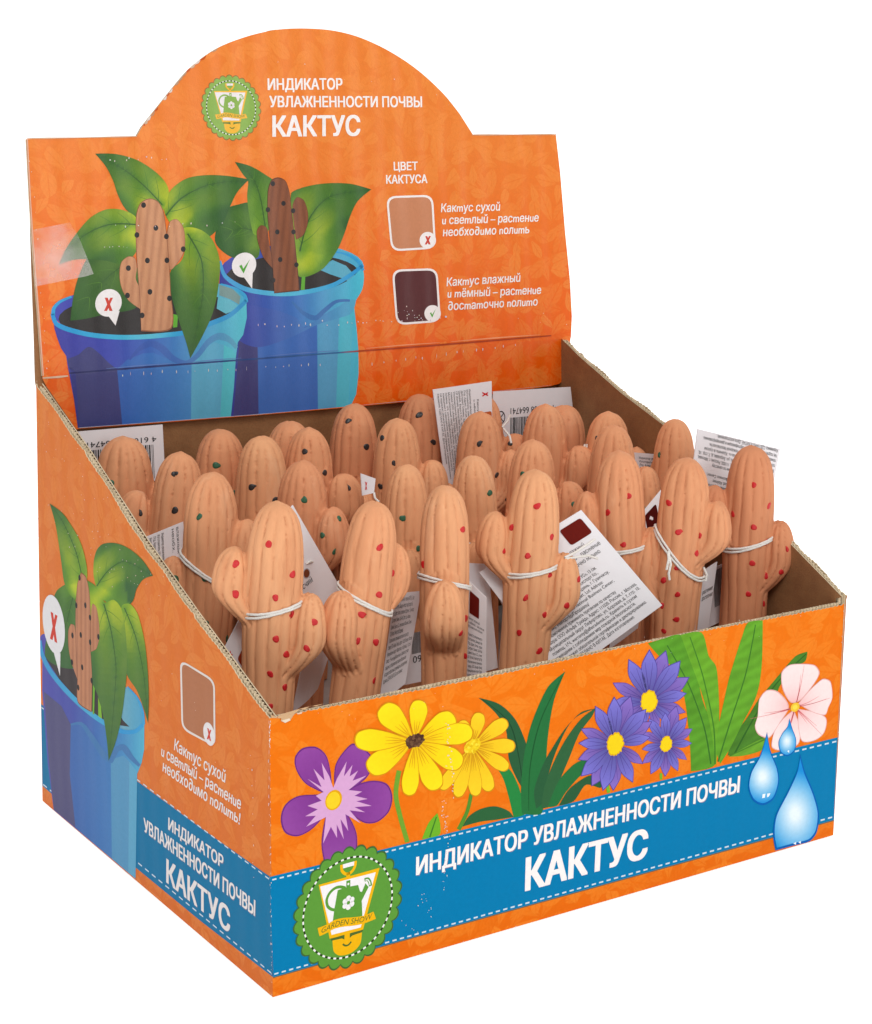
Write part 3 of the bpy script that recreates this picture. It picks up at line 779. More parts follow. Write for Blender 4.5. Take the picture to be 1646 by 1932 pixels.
# first (left) pot
c1 = (283, 580)
PP.poly(ell(c1, (183, -12), (-4, -53)), grad((98, 0), (466, 0), [(0, (72, 74, 176)), (.5, (70, 90, 180)), (.75, (110, 180, 200)), (1, (72, 172, 208))]), 8, 8)
PP.poly(ell((275, 592), (165, -10), (-3, -42)), (50, 47, 47), 9)
PP.poly(zH([(1300, 470), (1400, 500), (1460, 560), (1450, 620), (1380, 580), (1300, 550)]), (122, 152, 150), 9.3)
PP.poly(zH([(1290, 560), (1370, 580), (1440, 625), (1400, 670), (1350, 690), (1280, 650)]), (98, 182, 200), 9.3)
rim_o = zH([(35, 690), (60, 760), (130, 800), (300, 845), (500, 866), (700, 866), (900, 850), (1050, 830), (1230, 765), (1380, 700), (1505, 590)])
body_l = zH([(1508, 720), (1480, 850), (1440, 905), (1425, 1020), (1410, 1250), (1385, 1490), (900, 1520), (240, 1560), (150, 1080), (140, 1010), (100, 950), (70, 870), (50, 800)])
PP.poly(spline(rim_o, False, 4) + body_l, grad((98, 0), (470, 0), [(0, (66, 66, 160)), (.3, (62, 74, 176)), (.55, (60, 112, 190)), (.75, (76, 156, 204)), (1, (92, 200, 214))]), 10, 7)
PP.poly(zH([(165, 1090), (210, 1130), (240, 1550), (228, 1555)]), (58, 62, 134), 11)
PP.poly(spline(zH([(150, 1030), (230, 1000), (310, 940), (390, 990), (460, 1060), (525, 1110)]), False, 5) + zH([(565, 1540), (240, 1560), (210, 1130), (160, 1100)]), (66, 68, 124), 11)
PP.poly(zH([(525, 1110), (600, 1040), (720, 990), (800, 985), (900, 1030), (1090, 1060), (1085, 1510), (565, 1540)]), grad((225, 0), (365, 0), [(0, (58, 104, 186)), (.6, (62, 122, 194)), (1, (72, 140, 202))]), 11, 8)
PP.poly(zH([(1090, 1060), (1180, 960), (1260, 905), (1335, 925), (1305, 1500), (1085, 1510)]), (92, 172, 206), 11)
PP.poly(zH([(1335, 925), (1400, 960), (1425, 1000), (1385, 1490), (1305, 1500)]), (84, 192, 206), 11)
PP.poly(ribbon(zH([(620, 1040), (690, 960), (780, 915), (860, 950), (950, 1030), (1050, 1060), (1130, 1010), (1220, 900), (1300, 860), (1380, 890), (1430, 950)]), [2, 12, 14, 8, 10, 14, 6]), grad((240, 0), (450, 0), [(0, (56, 84, 172)), (.5, (64, 112, 184)), (1, (92, 168, 196))]), 12, 8)
PP.poly(ribbon(rim_o, [7, 9, 9, 9, 9, 9, 9, 7]), grad((98, 0), (466, 0), [(0, (40, 150, 214)), (.33, (60, 180, 220)), (.5, (96, 196, 220)), (.66, (44, 160, 216)), (1, (60, 150, 205))]), 13, 8)
PP.poly(ribbon(zH([(40, 700), (45, 650), (90, 600), (180, 560)]), [8, 6, 4]), (50, 160, 216), 13)
PP.poly(ribbon(zH([(1310, 465), (1420, 500), (1490, 550), (1505, 600)]), [3, 6, 7]), (60, 165, 215), 13)
PP.poly(zH([(940, 690), (985, 700), (980, 790), (950, 795)]), (98, 176, 52), 13.5)
PP.build()
# leaves of the second plant (behind)
add_leaf(PA, zA([(1265, 1145), (1310, 1130), (1390, 1120), (1430, 1280), (1425, 1420), (1330, 1430), (1260, 1410), (1190, 1340), (1200, 1250)]), zA([(1420, 1280), (1340, 1260), (1210, 1300)]), 3, 1, 1.0, mid_c=(84, 122, 44), light=(104, 142, 46))
add_leaf(PA, zA([(1297, 893), (1380, 915), (1460, 960), (1515, 1005), (1500, 1100), (1480, 1280), (1430, 1300), (1400, 1290), (1375, 1180), (1365, 1080), (1370, 1000), (1340, 960)]), zA([(1470, 1290), (1440, 1100), (1400, 990), (1310, 900)]), 4, 1, 2.0, mid_c=(96, 142, 46), light=(130, 170, 46))
add_leaf(PA, zB([(135, 1000), (180, 975), (260, 955), (350, 947), (450, 952), (550, 980), (480, 1040), (440, 1120), (410, 1210), (370, 1300), (300, 1390), (220, 1430), (175, 1430), (150, 1300), (140, 1150)]), zB([(180, 1300), (230, 1130), (330, 1020), (530, 982)]), 14, 1.2, 3.0)
PA.poly(zB([(190, 1430), (208, 1430), (205, 1500), (185, 1500)]), (96, 170, 50), 14.2)
# leaves of the first plant
add_leaf(PA, zA([(500, 1410), (440, 1510), (405, 1630), (388, 1770), (470, 1760), (600, 1730), (760, 1690), (770, 1500), (660, 1420)]), zA([(740, 1420), (560, 1560), (420, 1740)]), 14.3, 1, 4.0, mid_c=(72, 106, 42), light=(92, 128, 46))
add_leaf(PA, zA([(905, 1150), (915, 1100), (950, 1040), (1030, 985), (1130, 967), (1250, 970), (1375, 990), (1310, 1060), (1270, 1140), (1230, 1230), (1150, 1310), (1050, 1330), (960, 1260), (915, 1190)]), zA([(915, 1190), (1000, 1095), (1150, 1020), (1360, 994)]), 14.6, 1.15, 5.0)
add_leaf(PA, zA([(525, 848), (640, 850), (760, 885), (860, 950), (915, 1010), (932, 1060), (905, 1150), (860, 1250), (750, 1200), (690, 1150), (650, 1075), (625, 1000), (585, 920)]), zA([(895, 1130), (800, 1030), (690, 940), (540, 855)]), 15.2, 1.1, 6.0)
add_leaf(PA, zA([(325, 1460), (360, 1380), (420, 1290), (500, 1200), (590, 1155), (680, 1160), (750, 1200), (765, 1300), (745, 1400), (670, 1455), (590, 1440), (480, 1430), (400, 1435)]), zA([(755, 1240), (600, 1240), (450, 1310), (335, 1450)]), 15.8, 1.15, 7.3)
add_leaf(PA, zA([(1010, 1262), (1060, 1255), (1120, 1275), (1170, 1320), (1205, 1400), (1215, 1470), (1200, 1620), (1170, 1740), (1110, 1870), (1050, 1978), (1030, 1900), (990, 1780), (950, 1650), (935, 1540), (945, 1490), (1000, 1440), (1020, 1380)]), zA([(1035, 1290), (1110, 1430), (1120, 1620), (1055, 1950)]), 16.4, 1.2, 8.1)
PA.build()
CA = Art('cactus_picture', HEAD, header)
def pic_cactus(A, parts, base, dark, period, dots, r, layer, dotcol=(46, 42, 42)):
    for q, ax, off in parts:
        A.poly(spline(q), dark, layer)
        cx = sum(p[0] for p in q) / len(q); cyy = sum(p[1] for p in q) / len(q)
        A.poly([(cx + (p[0] - cx) * .96, cyy + (p[1] - cyy) * .985) for p in spline(q)], clay_col(base, dark, period, ax, off), layer + .3, period / 4)
        layer += .6
    for d in dots: A.poly(ell(d, (r[0], r[1]), (0, -r[2]), 14), dotcol, layer)
pic_cactus(CA, [(zB([(40, 1390), (-10, 1330), (-40, 1240), (-42, 1190), (-20, 1165), (10, 1180), (20, 1250), (35, 1330)]), (1, .1), 0), (zB([(160, 1240), (148, 1150), (142, 1060), (165, 1020), (200, 1035), (222, 1100), (218, 1170), (195, 1220)]), (1, -.1), 1), (zB([(47, 1518), (40, 1400), (25, 1250), (12, 1100), (15, 980), (35, 930), (70, 918), (105, 935), (125, 990), (140, 1100), (155, 1250), (170, 1400), (178, 1505)]), (1, .1), 0)],
           (140, 84, 56), (92, 52, 36), 14, zB([(40, 950), (95, 1052), (145, 1090), (63, 1200), (147, 1200), (78, 1343), (162, 1370), (15, 1085), (42, 1450)]), (4.2, 0, 4.8), 16)
CA.build()
CA = Art('cactus_picture', HEAD, header)
pic_cactus(CA, [(zA([(780, 1710), (710, 1660), (670, 1590), (658, 1510), (670, 1445), (710, 1415), (745, 1425), (755, 1480), (750, 1540), (775, 1600)]), (1, .1), 0), (zA([(930, 1485), (925, 1380), (922, 1280), (940, 1220), (975, 1210), (1010, 1250), (1022, 1320), (1015, 1390), (985, 1445), (945, 1490)]), (1, -.1), 1), (zA([(778, 1828), (770, 1650), (755, 1450), (748, 1300), (752, 1180), (775, 1120), (825, 1095), (870, 1110), (900, 1160), (915, 1250), (930, 1400), (942, 1600), (946, 1815)]), (1, .1), 0)],
           (206, 148, 108), (146, 92, 64), 15, zA([(792, 1132), (860, 1258), (755, 1297), (918, 1305), (1011, 1375), (813, 1438), (921, 1437), (708, 1480), (703, 1631), (827, 1611), (935, 1647), (784, 1741)]), (4.6, 0, 5.4), 17)
CA.build()
BU = Art('marker_bubble', HEAD, header)
def cross(A, c, ex, ey, layer, col=(206, 62, 44)):
    f = lambda pts: [(c[0] + ex[0] * x + ey[0] * y, c[1] + ex[1] * x + ey[1] * y) for x, y in pts]
    A.poly(f([(-.75, 1), (-.15, 1), (.82, -1), (.2, -1)]), col, layer); A.poly(f([(.35, 1), (.9, 1), (-.28, -1), (-.9, -1)]), col, layer + .3)
def check(A, c, ex, ey, layer, col=(88, 168, 60)):
    f = lambda pts: [(c[0] + ex[0] * x + ey[0] * y, c[1] + ex[1] * x + ey[1] * y) for x, y in pts]
    A.poly(f([(-.8, .1), (-.4, .3), (-.15, -.3), (.9, 1.1), (-.1, -1)]), col, layer)
BU.poly(ell(zA([(598, 1672)])[0], (25, -1), (1, -26)), WHITE, 20); BU.poly(zA([(590, 1735), (660, 1715), (637, 1797)]), WHITE, 20.3)
cross(BU, zA([(598, 1680)])[0], (9.5, 0), (0, -12.5), 21)
BU.build()
BU = Art('marker_bubble', HEAD, header)
BU.poly(ell(zA([(1347, 1463)])[0], (23, -1), (1, -23.5)), WHITE, 20); BU.poly(zA([(1335, 1515), (1395, 1505), (1391, 1593)]), WHITE, 20.3)
check(BU, zA([(1348, 1472)])[0], (12, 0), (0, -13), 21)
BU.build()
EM = Art('emblem', HEAD, header)
emblem(EM, (436, 203), (55, -.5), (-3.5, -60.5), ((140, 178, 84), (242, 186, 62), (236, 230, 232), ((150, 108, 60), (96, 128, 60))), 2)
EM.build()


def italic(s):
    for a, b in (('т', 'm'), ('и', 'u'), ('й', 'ŭ'), ('д', '∂'), ('п', 'n')): s = s.replace(a, b)
    return s


TX = Art('lettering', HEAD, header)
W2 = (246, 240, 238)
def t(A, body, zz, b0, b1, capoff, lower=False, bold=.02, col=W2, layer=8, shadow=None, capoff1=None, shear=None):
    b0, b1 = zz([b0])[0], zz([b1])[0]; s = (zz([(100, 100)])[0][0] - zz([(0, 0)])[0][0]) / 100
    tp = (b0[0] + capoff[0] * s, b0[1] + capoff[1] * s)
    tp1 = None if capoff1 is None else (b1[0] + capoff1[0] * s, b1[1] + capoff1[1] * s)
    A.text(italic(body) if lower else body, b0, b1, tp, col, layer, shear=(.16 if lower else .05) if shear is None else shear, bold=bold, shadow=shadow, top1=tp1)
t(TX, 'ИНДИКАТОР', zB, (16, 464), (400, 461), (-4, -58))
t(TX, 'УВЛАЖНЕННОСТИ ПОЧВЫ', zB, (25, 553), (812, 553), (-4, -57))
t(TX, 'КАКТУС', zB, (42, 705), (490, 700), (-5, -106), bold=.022)
t(TX, 'ЦВЕТ', zB, (668, 881), (790, 879), (-3, -43))
t(TX, 'КАКТУСА', zB, (629, 950), (840, 946), (-3, -44))
t(TX, 'Кактус сухой', zB, (912, 1097), (1215, 1089), (-3, -44), True, .012)
t(TX, 'и светлый – растение', zB, (917, 1160), (1415, 1145), (-3, -44), True, .012)
t(TX, 'необходимо полить', zB, (922, 1222), (1367, 1206), (-3, -44), True, .012)
t(TX, 'Кактус влажный', zB, (941, 1481), (1320, 1457), (-3, -44), True, .012)
t(TX, 'и тёмный – растение', zB, (945, 1540), (1428, 1520), (-3, -44), True, .012)
t(TX, 'достаточно полито', zB, (948, 1605), (1410, 1580), (-3, -44), True, .012)
TX.build()
SW = Art('colour_swatch', HEAD, header)
def rrect(q, r, n=6):
    out = []; m = len(q)
    for i in range(m):
        a, b, c = (np.array(q[i - 1]), np.array(q[i]), np.array(q[(i + 1) % m])); d1 = (a - b) / np.linalg.norm(a - b); d2 = (c - b) / np.linalg.norm(c - b)
        p, s_ = b + d1 * r, b + d2 * r
        for k in np.linspace(0, 1, n): out.append(tuple((1 - k) ** 2 * p + 2 * k * (1 - k) * b + k * k * s_))
    return out
def swatch(A, q, fill, r, w, badge, bex, bey, kind, layer=4):
    A.poly(rrect(q, r), W2, layer); c = np.mean(np.array(q), 0)
    sx = 1 - w / abs(q[1][0] - q[0][0]) * 2; sy = 1 - w / abs(q[2][1] - q[1][1]) * 2
    A.poly(rrect([tuple(c + (np.array(p) - c) * (sx, sy)) for p in q], r * .85), fill, layer + 1)
    A.poly(ell(badge, bex, bey), W2, layer + 2)
    e1, e2 = (bex[0] * .42, bex[1] * .42), (bey[0] * .5, bey[1] * .5)
    (cross if kind == 'x' else check)(A, badge, e1, e2, layer + 3)
ripple = lambda c: (lambda P: np.array(c)[None] * (1 + .05 * np.sin(P[:, 0:1] * .33)))
swatch(SW, zB([(627, 1015), (870, 1007), (886, 1286), (654, 1301)]), (202, 134, 96), 19, 3.8, zB([(843, 1243)])[0], (15.5, 0), (0, -15.8), 'x')
SW.build()
SW = Art('colour_swatch', HEAD, header)
swatch(SW, zB([(657, 1395), (893, 1387), (911, 1665), (680, 1683)]), (92, 44, 46), 19, 3.8, zB([(868, 1622)])[0], (15.5, 0), (0, -15.8), 'v')
SW.build()
# worn flecks of the header, with the painted shade and highlight of its crease
SF = Art('scuff_marks', HEAD, header)
scuffs(SF, [((228, 706), (470, 695), 13, 1.1, 4.5, 1.2), ((500, 693), (600, 688), 7, 1.1, 4, 1.2), ((705, 686), (970, 650), 15, 1.1, 5, 1.2),
            ((490, 616), (680, 608), 14, 1.6, 3, 2.2), ((685, 608), (840, 600), 16, 1.8, 2.6, 2.6), ((205, 300), (315, 302), 9, 1.6, 2, 3), ((218, 426), (440, 422), 10, 1.6, 2.4, 1.6),
            ((195, 465), (240, 466), 6, 1.5, 1, 1), ((760, 585), (800, 605), 14, 1.8, 1.6, 4), ((520, 105), (860, 200), 7, 1.2, 1.2, 14), ((880, 520), (1060, 600), 8, 1, 1.4, 14), ((55, 280), (90, 700), 18, 1, 2, 2)], 24)
for pr in (((50, 261), (258, 257)), ((890, 254), (1050, 253))):
    SF.poly(ribbon([pr[0], ((pr[0][0] + pr[1][0]) / 2, (pr[0][1] + pr[1][1]) / 2 + .4), pr[1]], [1.5, 2.6, 1.2, 2.4, 1.4]), (214, 176, 146), 24)
SF.poly(ribbon([(l[0] + 1.2, l[1]) for l in l_edge], [2, 3, 2, 2]), (222, 176, 150), 24)
SF.poly(ribbon([(148, 807.5), (300, 796.5), (480, 782.5), (660, 767), (780, 755.5), (1040, 727)], [2, 2.6, 1.6, 2.4, 1.4]), (198, 196, 206), 24)
# crease: shade of the fold painted as a darker line
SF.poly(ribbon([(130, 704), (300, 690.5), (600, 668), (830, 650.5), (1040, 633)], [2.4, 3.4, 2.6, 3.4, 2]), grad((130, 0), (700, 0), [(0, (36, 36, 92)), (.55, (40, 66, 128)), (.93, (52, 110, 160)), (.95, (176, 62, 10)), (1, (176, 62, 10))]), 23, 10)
AL = arch[1:24]
for i in range(0, 20, 1):
    if rnd.random() < .75:
        a, b_ = AL[i], AL[i + 1]; m_ = ((a[0] + b_[0]) / 2 + rnd.uniform(.2, 1.6), (a[1] + b_[1]) / 2 + rnd.uniform(.2, 1.6))
        SF.poly(ribbon([a, m_, b_], [1.5, rnd.uniform(2, 5), 1.2]), rnd.choice([(206, 176, 150), (184, 150, 122), (222, 206, 196), (198, 84, 22)]), 24)
for x0, x1, w in ((200, 330, 2.2), (360, 455, 1.6), (500, 640, 1.6), (690, 830, 2.2), (850, 1020, 2.6)):  # painted highlight of the fold, in short lighter segments above the crease
    f = lambda x: 704 - (x - 130) * 71 / 910 - 3.2
    SF.poly(ribbon([(x0, f(x0)), ((x0 + x1) / 2, f((x0 + x1) / 2) - .6), (x1, f(x1))], [.4, w, .4]), (96, 128, 196) if x1 < 660 else (250, 160, 108), 24)
SF.poly(ribbon([(80, 713), (110, 711), (128, 709)], [2, 4, 2]), (224, 190, 160), 24)
SF.build()
# piece of clear tape on the left of the header
TP = Art('clear_tape', HEAD, header, M_TAPE)
TP.poly(zA([(182, 1268), (385, 1228), (430, 1300), (516, 1512), (470, 1526), (400, 1540), (192, 1582)]), (230, 220, 215), 26)
TP.build()

# ------------------------------------------------------------------ printed pictures: front
BL = Art('blue_stripe', FRONT, front)
blue = (0, 122, 174)
BL.poly([(509.5, 1654.6), (800, 1584), (1200, 1485), (1582, 1391), (1574.5, 1547), (1200, 1652), (800, 1763), (515.4, 1844)], blue, 1)
def stitches(A, a, b, n, w, layer, col=(206, 222, 232)):
    for i in range(n):
        t0, t1 = (i + .2) / n, (i + .75) / n
        p = lambda k: (a[0] + (b[0] - a[0]) * k, a[1] + (b[1] - a[1]) * k)
        (x0, y0), (x1, y1) = p(t0), p(t1)
        A.poly([(x0, y0 - w / 2), (x1, y1 - w / 2), (x1, y1 + w / 2), (x0, y0 + w / 2)], col, layer)
stitches(BL, (511, 1661), (1582, 1398), 76, 2.8, 2); stitches(BL, (515, 1839), (1574, 1541), 76, 2.8, 2)
BL.poly(ribbon([(515.4, 1845), (800, 1764), (1200, 1653), (1574.5, 1548)], 2), (120, 100, 70), 1.5)
BL.build()
FL = Art('flower_picture', FRONT, front)
GD, GM, GL = (44, 92, 58), (40, 112, 60), (92, 154, 52)
# stems and dark grass tuft
FL.poly(ribbon(zE([(832, 560), (815, 680), (838, 800), (875, 930)]), [9, 9, 9, 9]), (112, 160, 50), 3)
FL.poly(ribbon(zE([(1205, 680), (1185, 770), (1140, 865)]), [7, 7, 8]), (84, 140, 48), 3)
FL.poly(spline(zE([(950, 915), (985, 830), (1030, 780), (1045, 840), (1040, 893)])), (110, 176, 42), 3); FL.poly(ribbon(zE([(1025, 800), (990, 905)]), [2, 3]), (60, 120, 40), 3.4)
def blade(pts, col, mid=None, layer=3.5, dk=None):
    FL.poly(spline(pts), col, layer)
    if mid: FL.poly(ribbon(mid, [1, 2.4, 1]), dk or tuple(v * .75 for v in col), layer + .3)
blade(zE([(1243, 183), (1350, 215), (1430, 290), (1475, 380), (1500, 460), (1500, 700), (1440, 600), (1400, 500), (1385, 350), (1330, 260)]), GD, zE([(1260, 190), (1400, 310), (1450, 480), (1470, 620)]), 3.5)
blade(zE([(1160, 850), (1190, 800), (1250, 760), (1330, 745), (1400, 770), (1425, 800), (1330, 815), (1250, 825)]), (46, 98, 58), None, 4)
blade(zE([(1325, 525), (1400, 550), (1450, 640), (1482, 785), (1425, 803), (1400, 700), (1370, 600)]), (40, 132, 64), None, 4.2)
blade([(1067, 1267), (1046, 1320), (1034, 1390), (1030, 1450), (1022, 1535), (985, 1535), (983, 1490), (990, 1420), (1005, 1360), (1035, 1295)], GM, [(1062, 1275), (1020, 1360), (1000, 1450), (998, 1530)], 4.6)
blade(zF([(310, 605), (250, 620), (190, 680), (130, 800), (90, 920), (60, 1060), (30, 1085), (20, 1000), (60, 880), (110, 790), (170, 700), (230, 640)]), GD, None, 4.8)
blade(zF([(316, 600), (300, 640), (240, 720), (190, 840), (140, 960), (100, 1072), (55, 1085), (70, 980), (120, 850), (180, 740), (250, 650)]), (50, 98, 60), None, 5)
blade(zF([(280, 840), (215, 870), (140, 950), (85, 1078), (130, 1070), (170, 1010), (220, 950), (275, 890)]), GM, None, 5.2)
blade(zF([(290, 925), (350, 950), (340, 985), (270, 970), (210, 1050), (140, 1070), (190, 990)]), GD, None, 5)
# purple violet
pv, pd = (134, 62, 148), (106, 46, 126)
for i, q in enumerate(([(405, 660), (340, 620), (297, 550), (293, 490), (330, 445), (400, 437), (450, 475), (472, 540), (482, 620), (480, 690)], [(498, 640), (500, 540), (530, 480), (590, 420), (640, 440), (690, 490), (675, 580), (600, 650), (530, 700)],
          [(560, 670), (620, 630), (700, 612), (770, 630), (796, 690), (780, 770), (720, 825), (660, 832), (600, 800), (540, 750)], [(455, 690), (380, 685), (300, 695), (240, 740), (219, 810), (240, 880), (300, 900), (370, 870), (430, 810), (475, 740)],
          [(470, 760), (440, 850), (430, 950), (445, 1040), (600, 1000), (613, 900), (590, 830), (540, 760)])):
    Q = spline(zE(q)); FL.poly(Q, pd, 6 + i * .5); c = np.mean(np.array(Q), 0)
    vc = zE([(492, 712)])[0]; FL.poly([tuple(c + (np.array(p) - c) * .94) for p in Q], grad(vc, tuple(c + (c - np.array(vc)) * .9), [(0, (118, 52, 134)), (.5, pv), (1, (148, 76, 160))]), 6.2 + i * .5, 8)
FL.poly(zE([(357, 602), (430, 645), (388, 550), (445, 610), (430, 518), (470, 590), (490, 650), (510, 600), (560, 512), (545, 590), (590, 530), (575, 590), (618, 560), (590, 612), (662, 585), (570, 660), (640, 668), (600, 690), (668, 706), (610, 718), (690, 742), (600, 748), (655, 775), (575, 765), (632, 832), (553, 785), (568, 872), (528, 810), (545, 915), (508, 838), (510, 908), (478, 850), (438, 937), (452, 800), (350, 850), (400, 793), (345, 796), (410, 760), (357, 742), (430, 715), (400, 690), (440, 670)]), (214, 164, 208), 9)
FL.poly(ell(zE([(492, 712)])[0], (16, -4), (0, -19)), (226, 164, 20), 9.5); FL.poly(ell(zE([(490, 714)])[0], (13, -3), (0, -16)), (240, 206, 40), 10)
# yellow flowers
def petal(A, c, tip, w, col, dk, layer, vein=None):
    c, tip = np.array(c, float), np.array(tip, float); d = tip - c; n = np.array([-d[1], d[0]]) / np.linalg.norm(d)
    q = [c, c + d * .4 + n * w * .36, c + d * .75 + n * w * .52, c + d * .95 + n * w * .34, tip, c + d * .95 - n * w * .34, c + d * .75 - n * w * .52, c + d * .4 - n * w * .36]
    Q = spline([tuple(p) for p in q]); A.poly(Q, dk, layer)
    ce = np.mean(np.array(Q), 0); A.poly([tuple(ce + (np.array(p) - ce) * .93) for p in Q], grad(tuple(c), tuple(tip), [(0, tuple(.5 * a + .5 * b_ for a, b_ in zip(col, dk))), (.45, col), (1, tuple(min(255, v * 1.03 + 6) for v in col))]), layer + .15, 7)
    for k in (-.16, 0, .16):
        A.poly(ribbon([tuple(c + d * .14), tuple(c + d * .3 + n * w * k * .6), tuple(c + d * (.48 + .1 * abs(k)) + n * w * k)], [.5, 1.6, .4]), vein or dk, layer + .25)
yc, yd = (246, 212, 24), (214, 152, 20)
c = zE([(1210, 432)])[0]
for i, (tp, w) in enumerate((((1250, 258), 26), ((1150, 300), 24), ((1392, 300), 28), ((1434, 432), 28), ((1398, 550), 26), ((1305, 668), 28), ((1228, 694), 26), ((1130, 700), 26), ((1045, 660), 24))):
    petal(FL, c, zE([tp])[0], w, (240, 196, 34), (206, 146, 22), 11 + i * .28)
FL.poly(ell(c, (16, -5), (0, -12), 24), (236, 198, 30), 13.7)
for i in range(50):
    a = rnd.random() * 6.28; r_ = rnd.random() ** .5
    FL.poly(ell((c[0] + 16 * r_ * math.cos(a), c[1] + 13 * r_ * math.sin(a) - 4 * r_ * math.cos(a)), (2.6, 0), (0, 2.6), 8), ((238, 206, 34), (226, 184, 24), (246, 222, 60))[i % 3], 13.8 + i * .01)
c = zE([(912, 405)])[0]
for i, (tp, w) in enumerate((((938, 192), 34), ((738, 225), 46), ((1120, 275), 40), ((1216, 355), 40), ((1160, 530), 42), ((1030, 660), 40), ((880, 692), 32), ((668, 560), 44), ((597, 400), 42))):
    petal(FL, c, zE([tp])[0], w, yc, yd, 14.2 + i * .28)
FL.poly(ell(c, (17, -5), (0, -12), 24), (84, 54, 40), 16.9)
for i in range(60):
    a = rnd.random() * 6.28; r_ = rnd.random() ** .5
    FL.poly(ell((c[0] + 17 * r_ * math.cos(a), c[1] + 12 * r_ * math.sin(a) - 5 * r_ * math.cos(a)), (2.8, 0), (0, 2.8), 8), ((92, 62, 46), (74, 46, 36), (112, 80, 58))[i % 3], 17 + i * .01)
# broad light leaves on the right
def broad(pts, mid, col, dk, layer):
    Q = spline(zF(pts)); FL.poly(Q, lambda P: np.array(col)[None] * (1 + .045 * np.sin((P[:, 1:2] * .9 + P[:, 0:1] * .5) * .33 + 2 * fbm(P[:, 0:1], P[:, 1:2], .06)) + .05 * fbm(P[:, 0:1], P[:, 1:2], .05, 2)) , layer, 5)
    FL.poly(ribbon(zF(mid), [2, 2.4, 3]), dk, layer + .3)
broad([(1335, 330), (1280, 350), (1200, 440), (1150, 500), (1100, 560), (1050, 640), (980, 740), (950, 830), (1100, 800), (1140, 700), (1200, 500), (1280, 400), (1325, 375)], [(1330, 340), (1180, 490), (1060, 680), (980, 830)], (72, 124, 42), (48, 96, 36), 3)
broad([(568, 290), (640, 268), (725, 250), (760, 330), (800, 420), (830, 560), (880, 700), (890, 875), (775, 905), (770, 780), (745, 560), (700, 420), (620, 350)], [(660, 300), (760, 480), (840, 700), (870, 870)], (88, 150, 42), (58, 112, 40), 3.6)
broad([(725, 250), (825, 238), (860, 350), (895, 400), (908, 520), (910, 700), (895, 880), (870, 700), (830, 540), (780, 400)], [(770, 260), (830, 440), (885, 700), (890, 870)], (104, 164, 44), (66, 124, 40), 4)
broad([(1050, 190), (1120, 180), (1115, 400), (1090, 540), (1020, 680), (960, 800), (915, 870), (895, 800), (905, 700), (935, 560), (960, 450), (1020, 260)], [(1085, 200), (1040, 430), (960, 680), (905, 860)], (98, 160, 44), (62, 118, 40), 4.4)
broad([(955, 835), (1090, 760), (1150, 740), (1120, 800), (1030, 830)], [(960, 832), (1130, 752)], (104, 160, 48), (72, 128, 40), 4.6)
# violet daisies
def daisy(c, tips, layer, core):
    c = zF([c])[0]
    for i, tp in enumerate(tips):
        pt = zF([tp])[0]; c_, tq = np.array(c), np.array(pt); d = tq - c_; n = np.array([-d[1], d[0]]) / np.linalg.norm(d); L = np.linalg.norm(d); w = L * .34
        base = (122, 98, 178) if i % 2 else (112, 106, 190)
        Q = spline([tuple(c_), tuple(c_ + d * .45 + n * w * .42), tuple(c_ + d * .72 + n * w * .42), tuple(tq), tuple(c_ + d * .72 - n * w * .42), tuple(c_ + d * .45 - n * w * .42)])
        FL.poly(Q, (84, 70, 150), layer + (0 if i % 2 else 1)); ce = np.mean(np.array(Q), 0)
        FL.poly([tuple(ce + (np.array(p) - ce) * .93) for p in Q], grad(tuple(c_), tuple(tq), [(0, tuple(v * .72 for v in base)), (.6, base), (1, tuple(min(255, v * 1.1 + 6) for v in base))]), layer + .2 + (0 if i % 2 else 1), 6)
        for k in (-.12, .1):
            FL.poly(ribbon([tuple(c_ + d * .2), tuple(c_ + d * .45 + n * w * k), tuple(c_ + d * .75 + n * w * k * 2)], [1.2, .9, .4]), (78, 62, 140), layer + .4 + (0 if i % 2 else 1))
    q = []
    for k in range(40):
        a = k * 6.283 / 40; r_ = 1 + rnd.uniform(-.1, .1); q.append((c[0] + core[0] * r_ * math.cos(a), c[1] + core[1] * r_ * math.sin(a) - core[0] * .2 * math.cos(a)))
    FL.poly(q, (222, 170, 20), layer + 2); FL.poly([(c[0] + (p[0] - c[0]) * .88, c[1] + (p[1] - c[1]) * .88) for p in q], (242, 208, 26), layer + 2.2)
daisy((572, 570), [(575, 318), (655, 322), (725, 372), (768, 452), (755, 530), (750, 622), (700, 680), (620, 700), (540, 690), (462, 640), (395, 575), (398, 480), (474, 365)], 6, (16, 21))
daisy((655, 775), [(650, 622), (705, 588), (755, 645), (782, 700), (780, 770), (755, 850), (712, 905), (650, 932), (580, 920), (540, 868), (538, 800), (535, 718), (570, 650)], 9.5, (11.5, 15))
daisy((410, 775), [(405, 545), (485, 540), (560, 605), (588, 665), (580, 740), (545, 870), (495, 960), (400, 1000), (350, 1000), (295, 978), (243, 930), (230, 850), (232, 770), (243, 700), (313, 590)], 13, (16, 21.5))
FL.poly(ribbon(zF([(372, 965), (378, 1008)]), 6), (112, 178, 50), 12.8); FL.poly(ribbon(zF([(630, 915), (630, 945)]), 5), (112, 178, 50), 9)
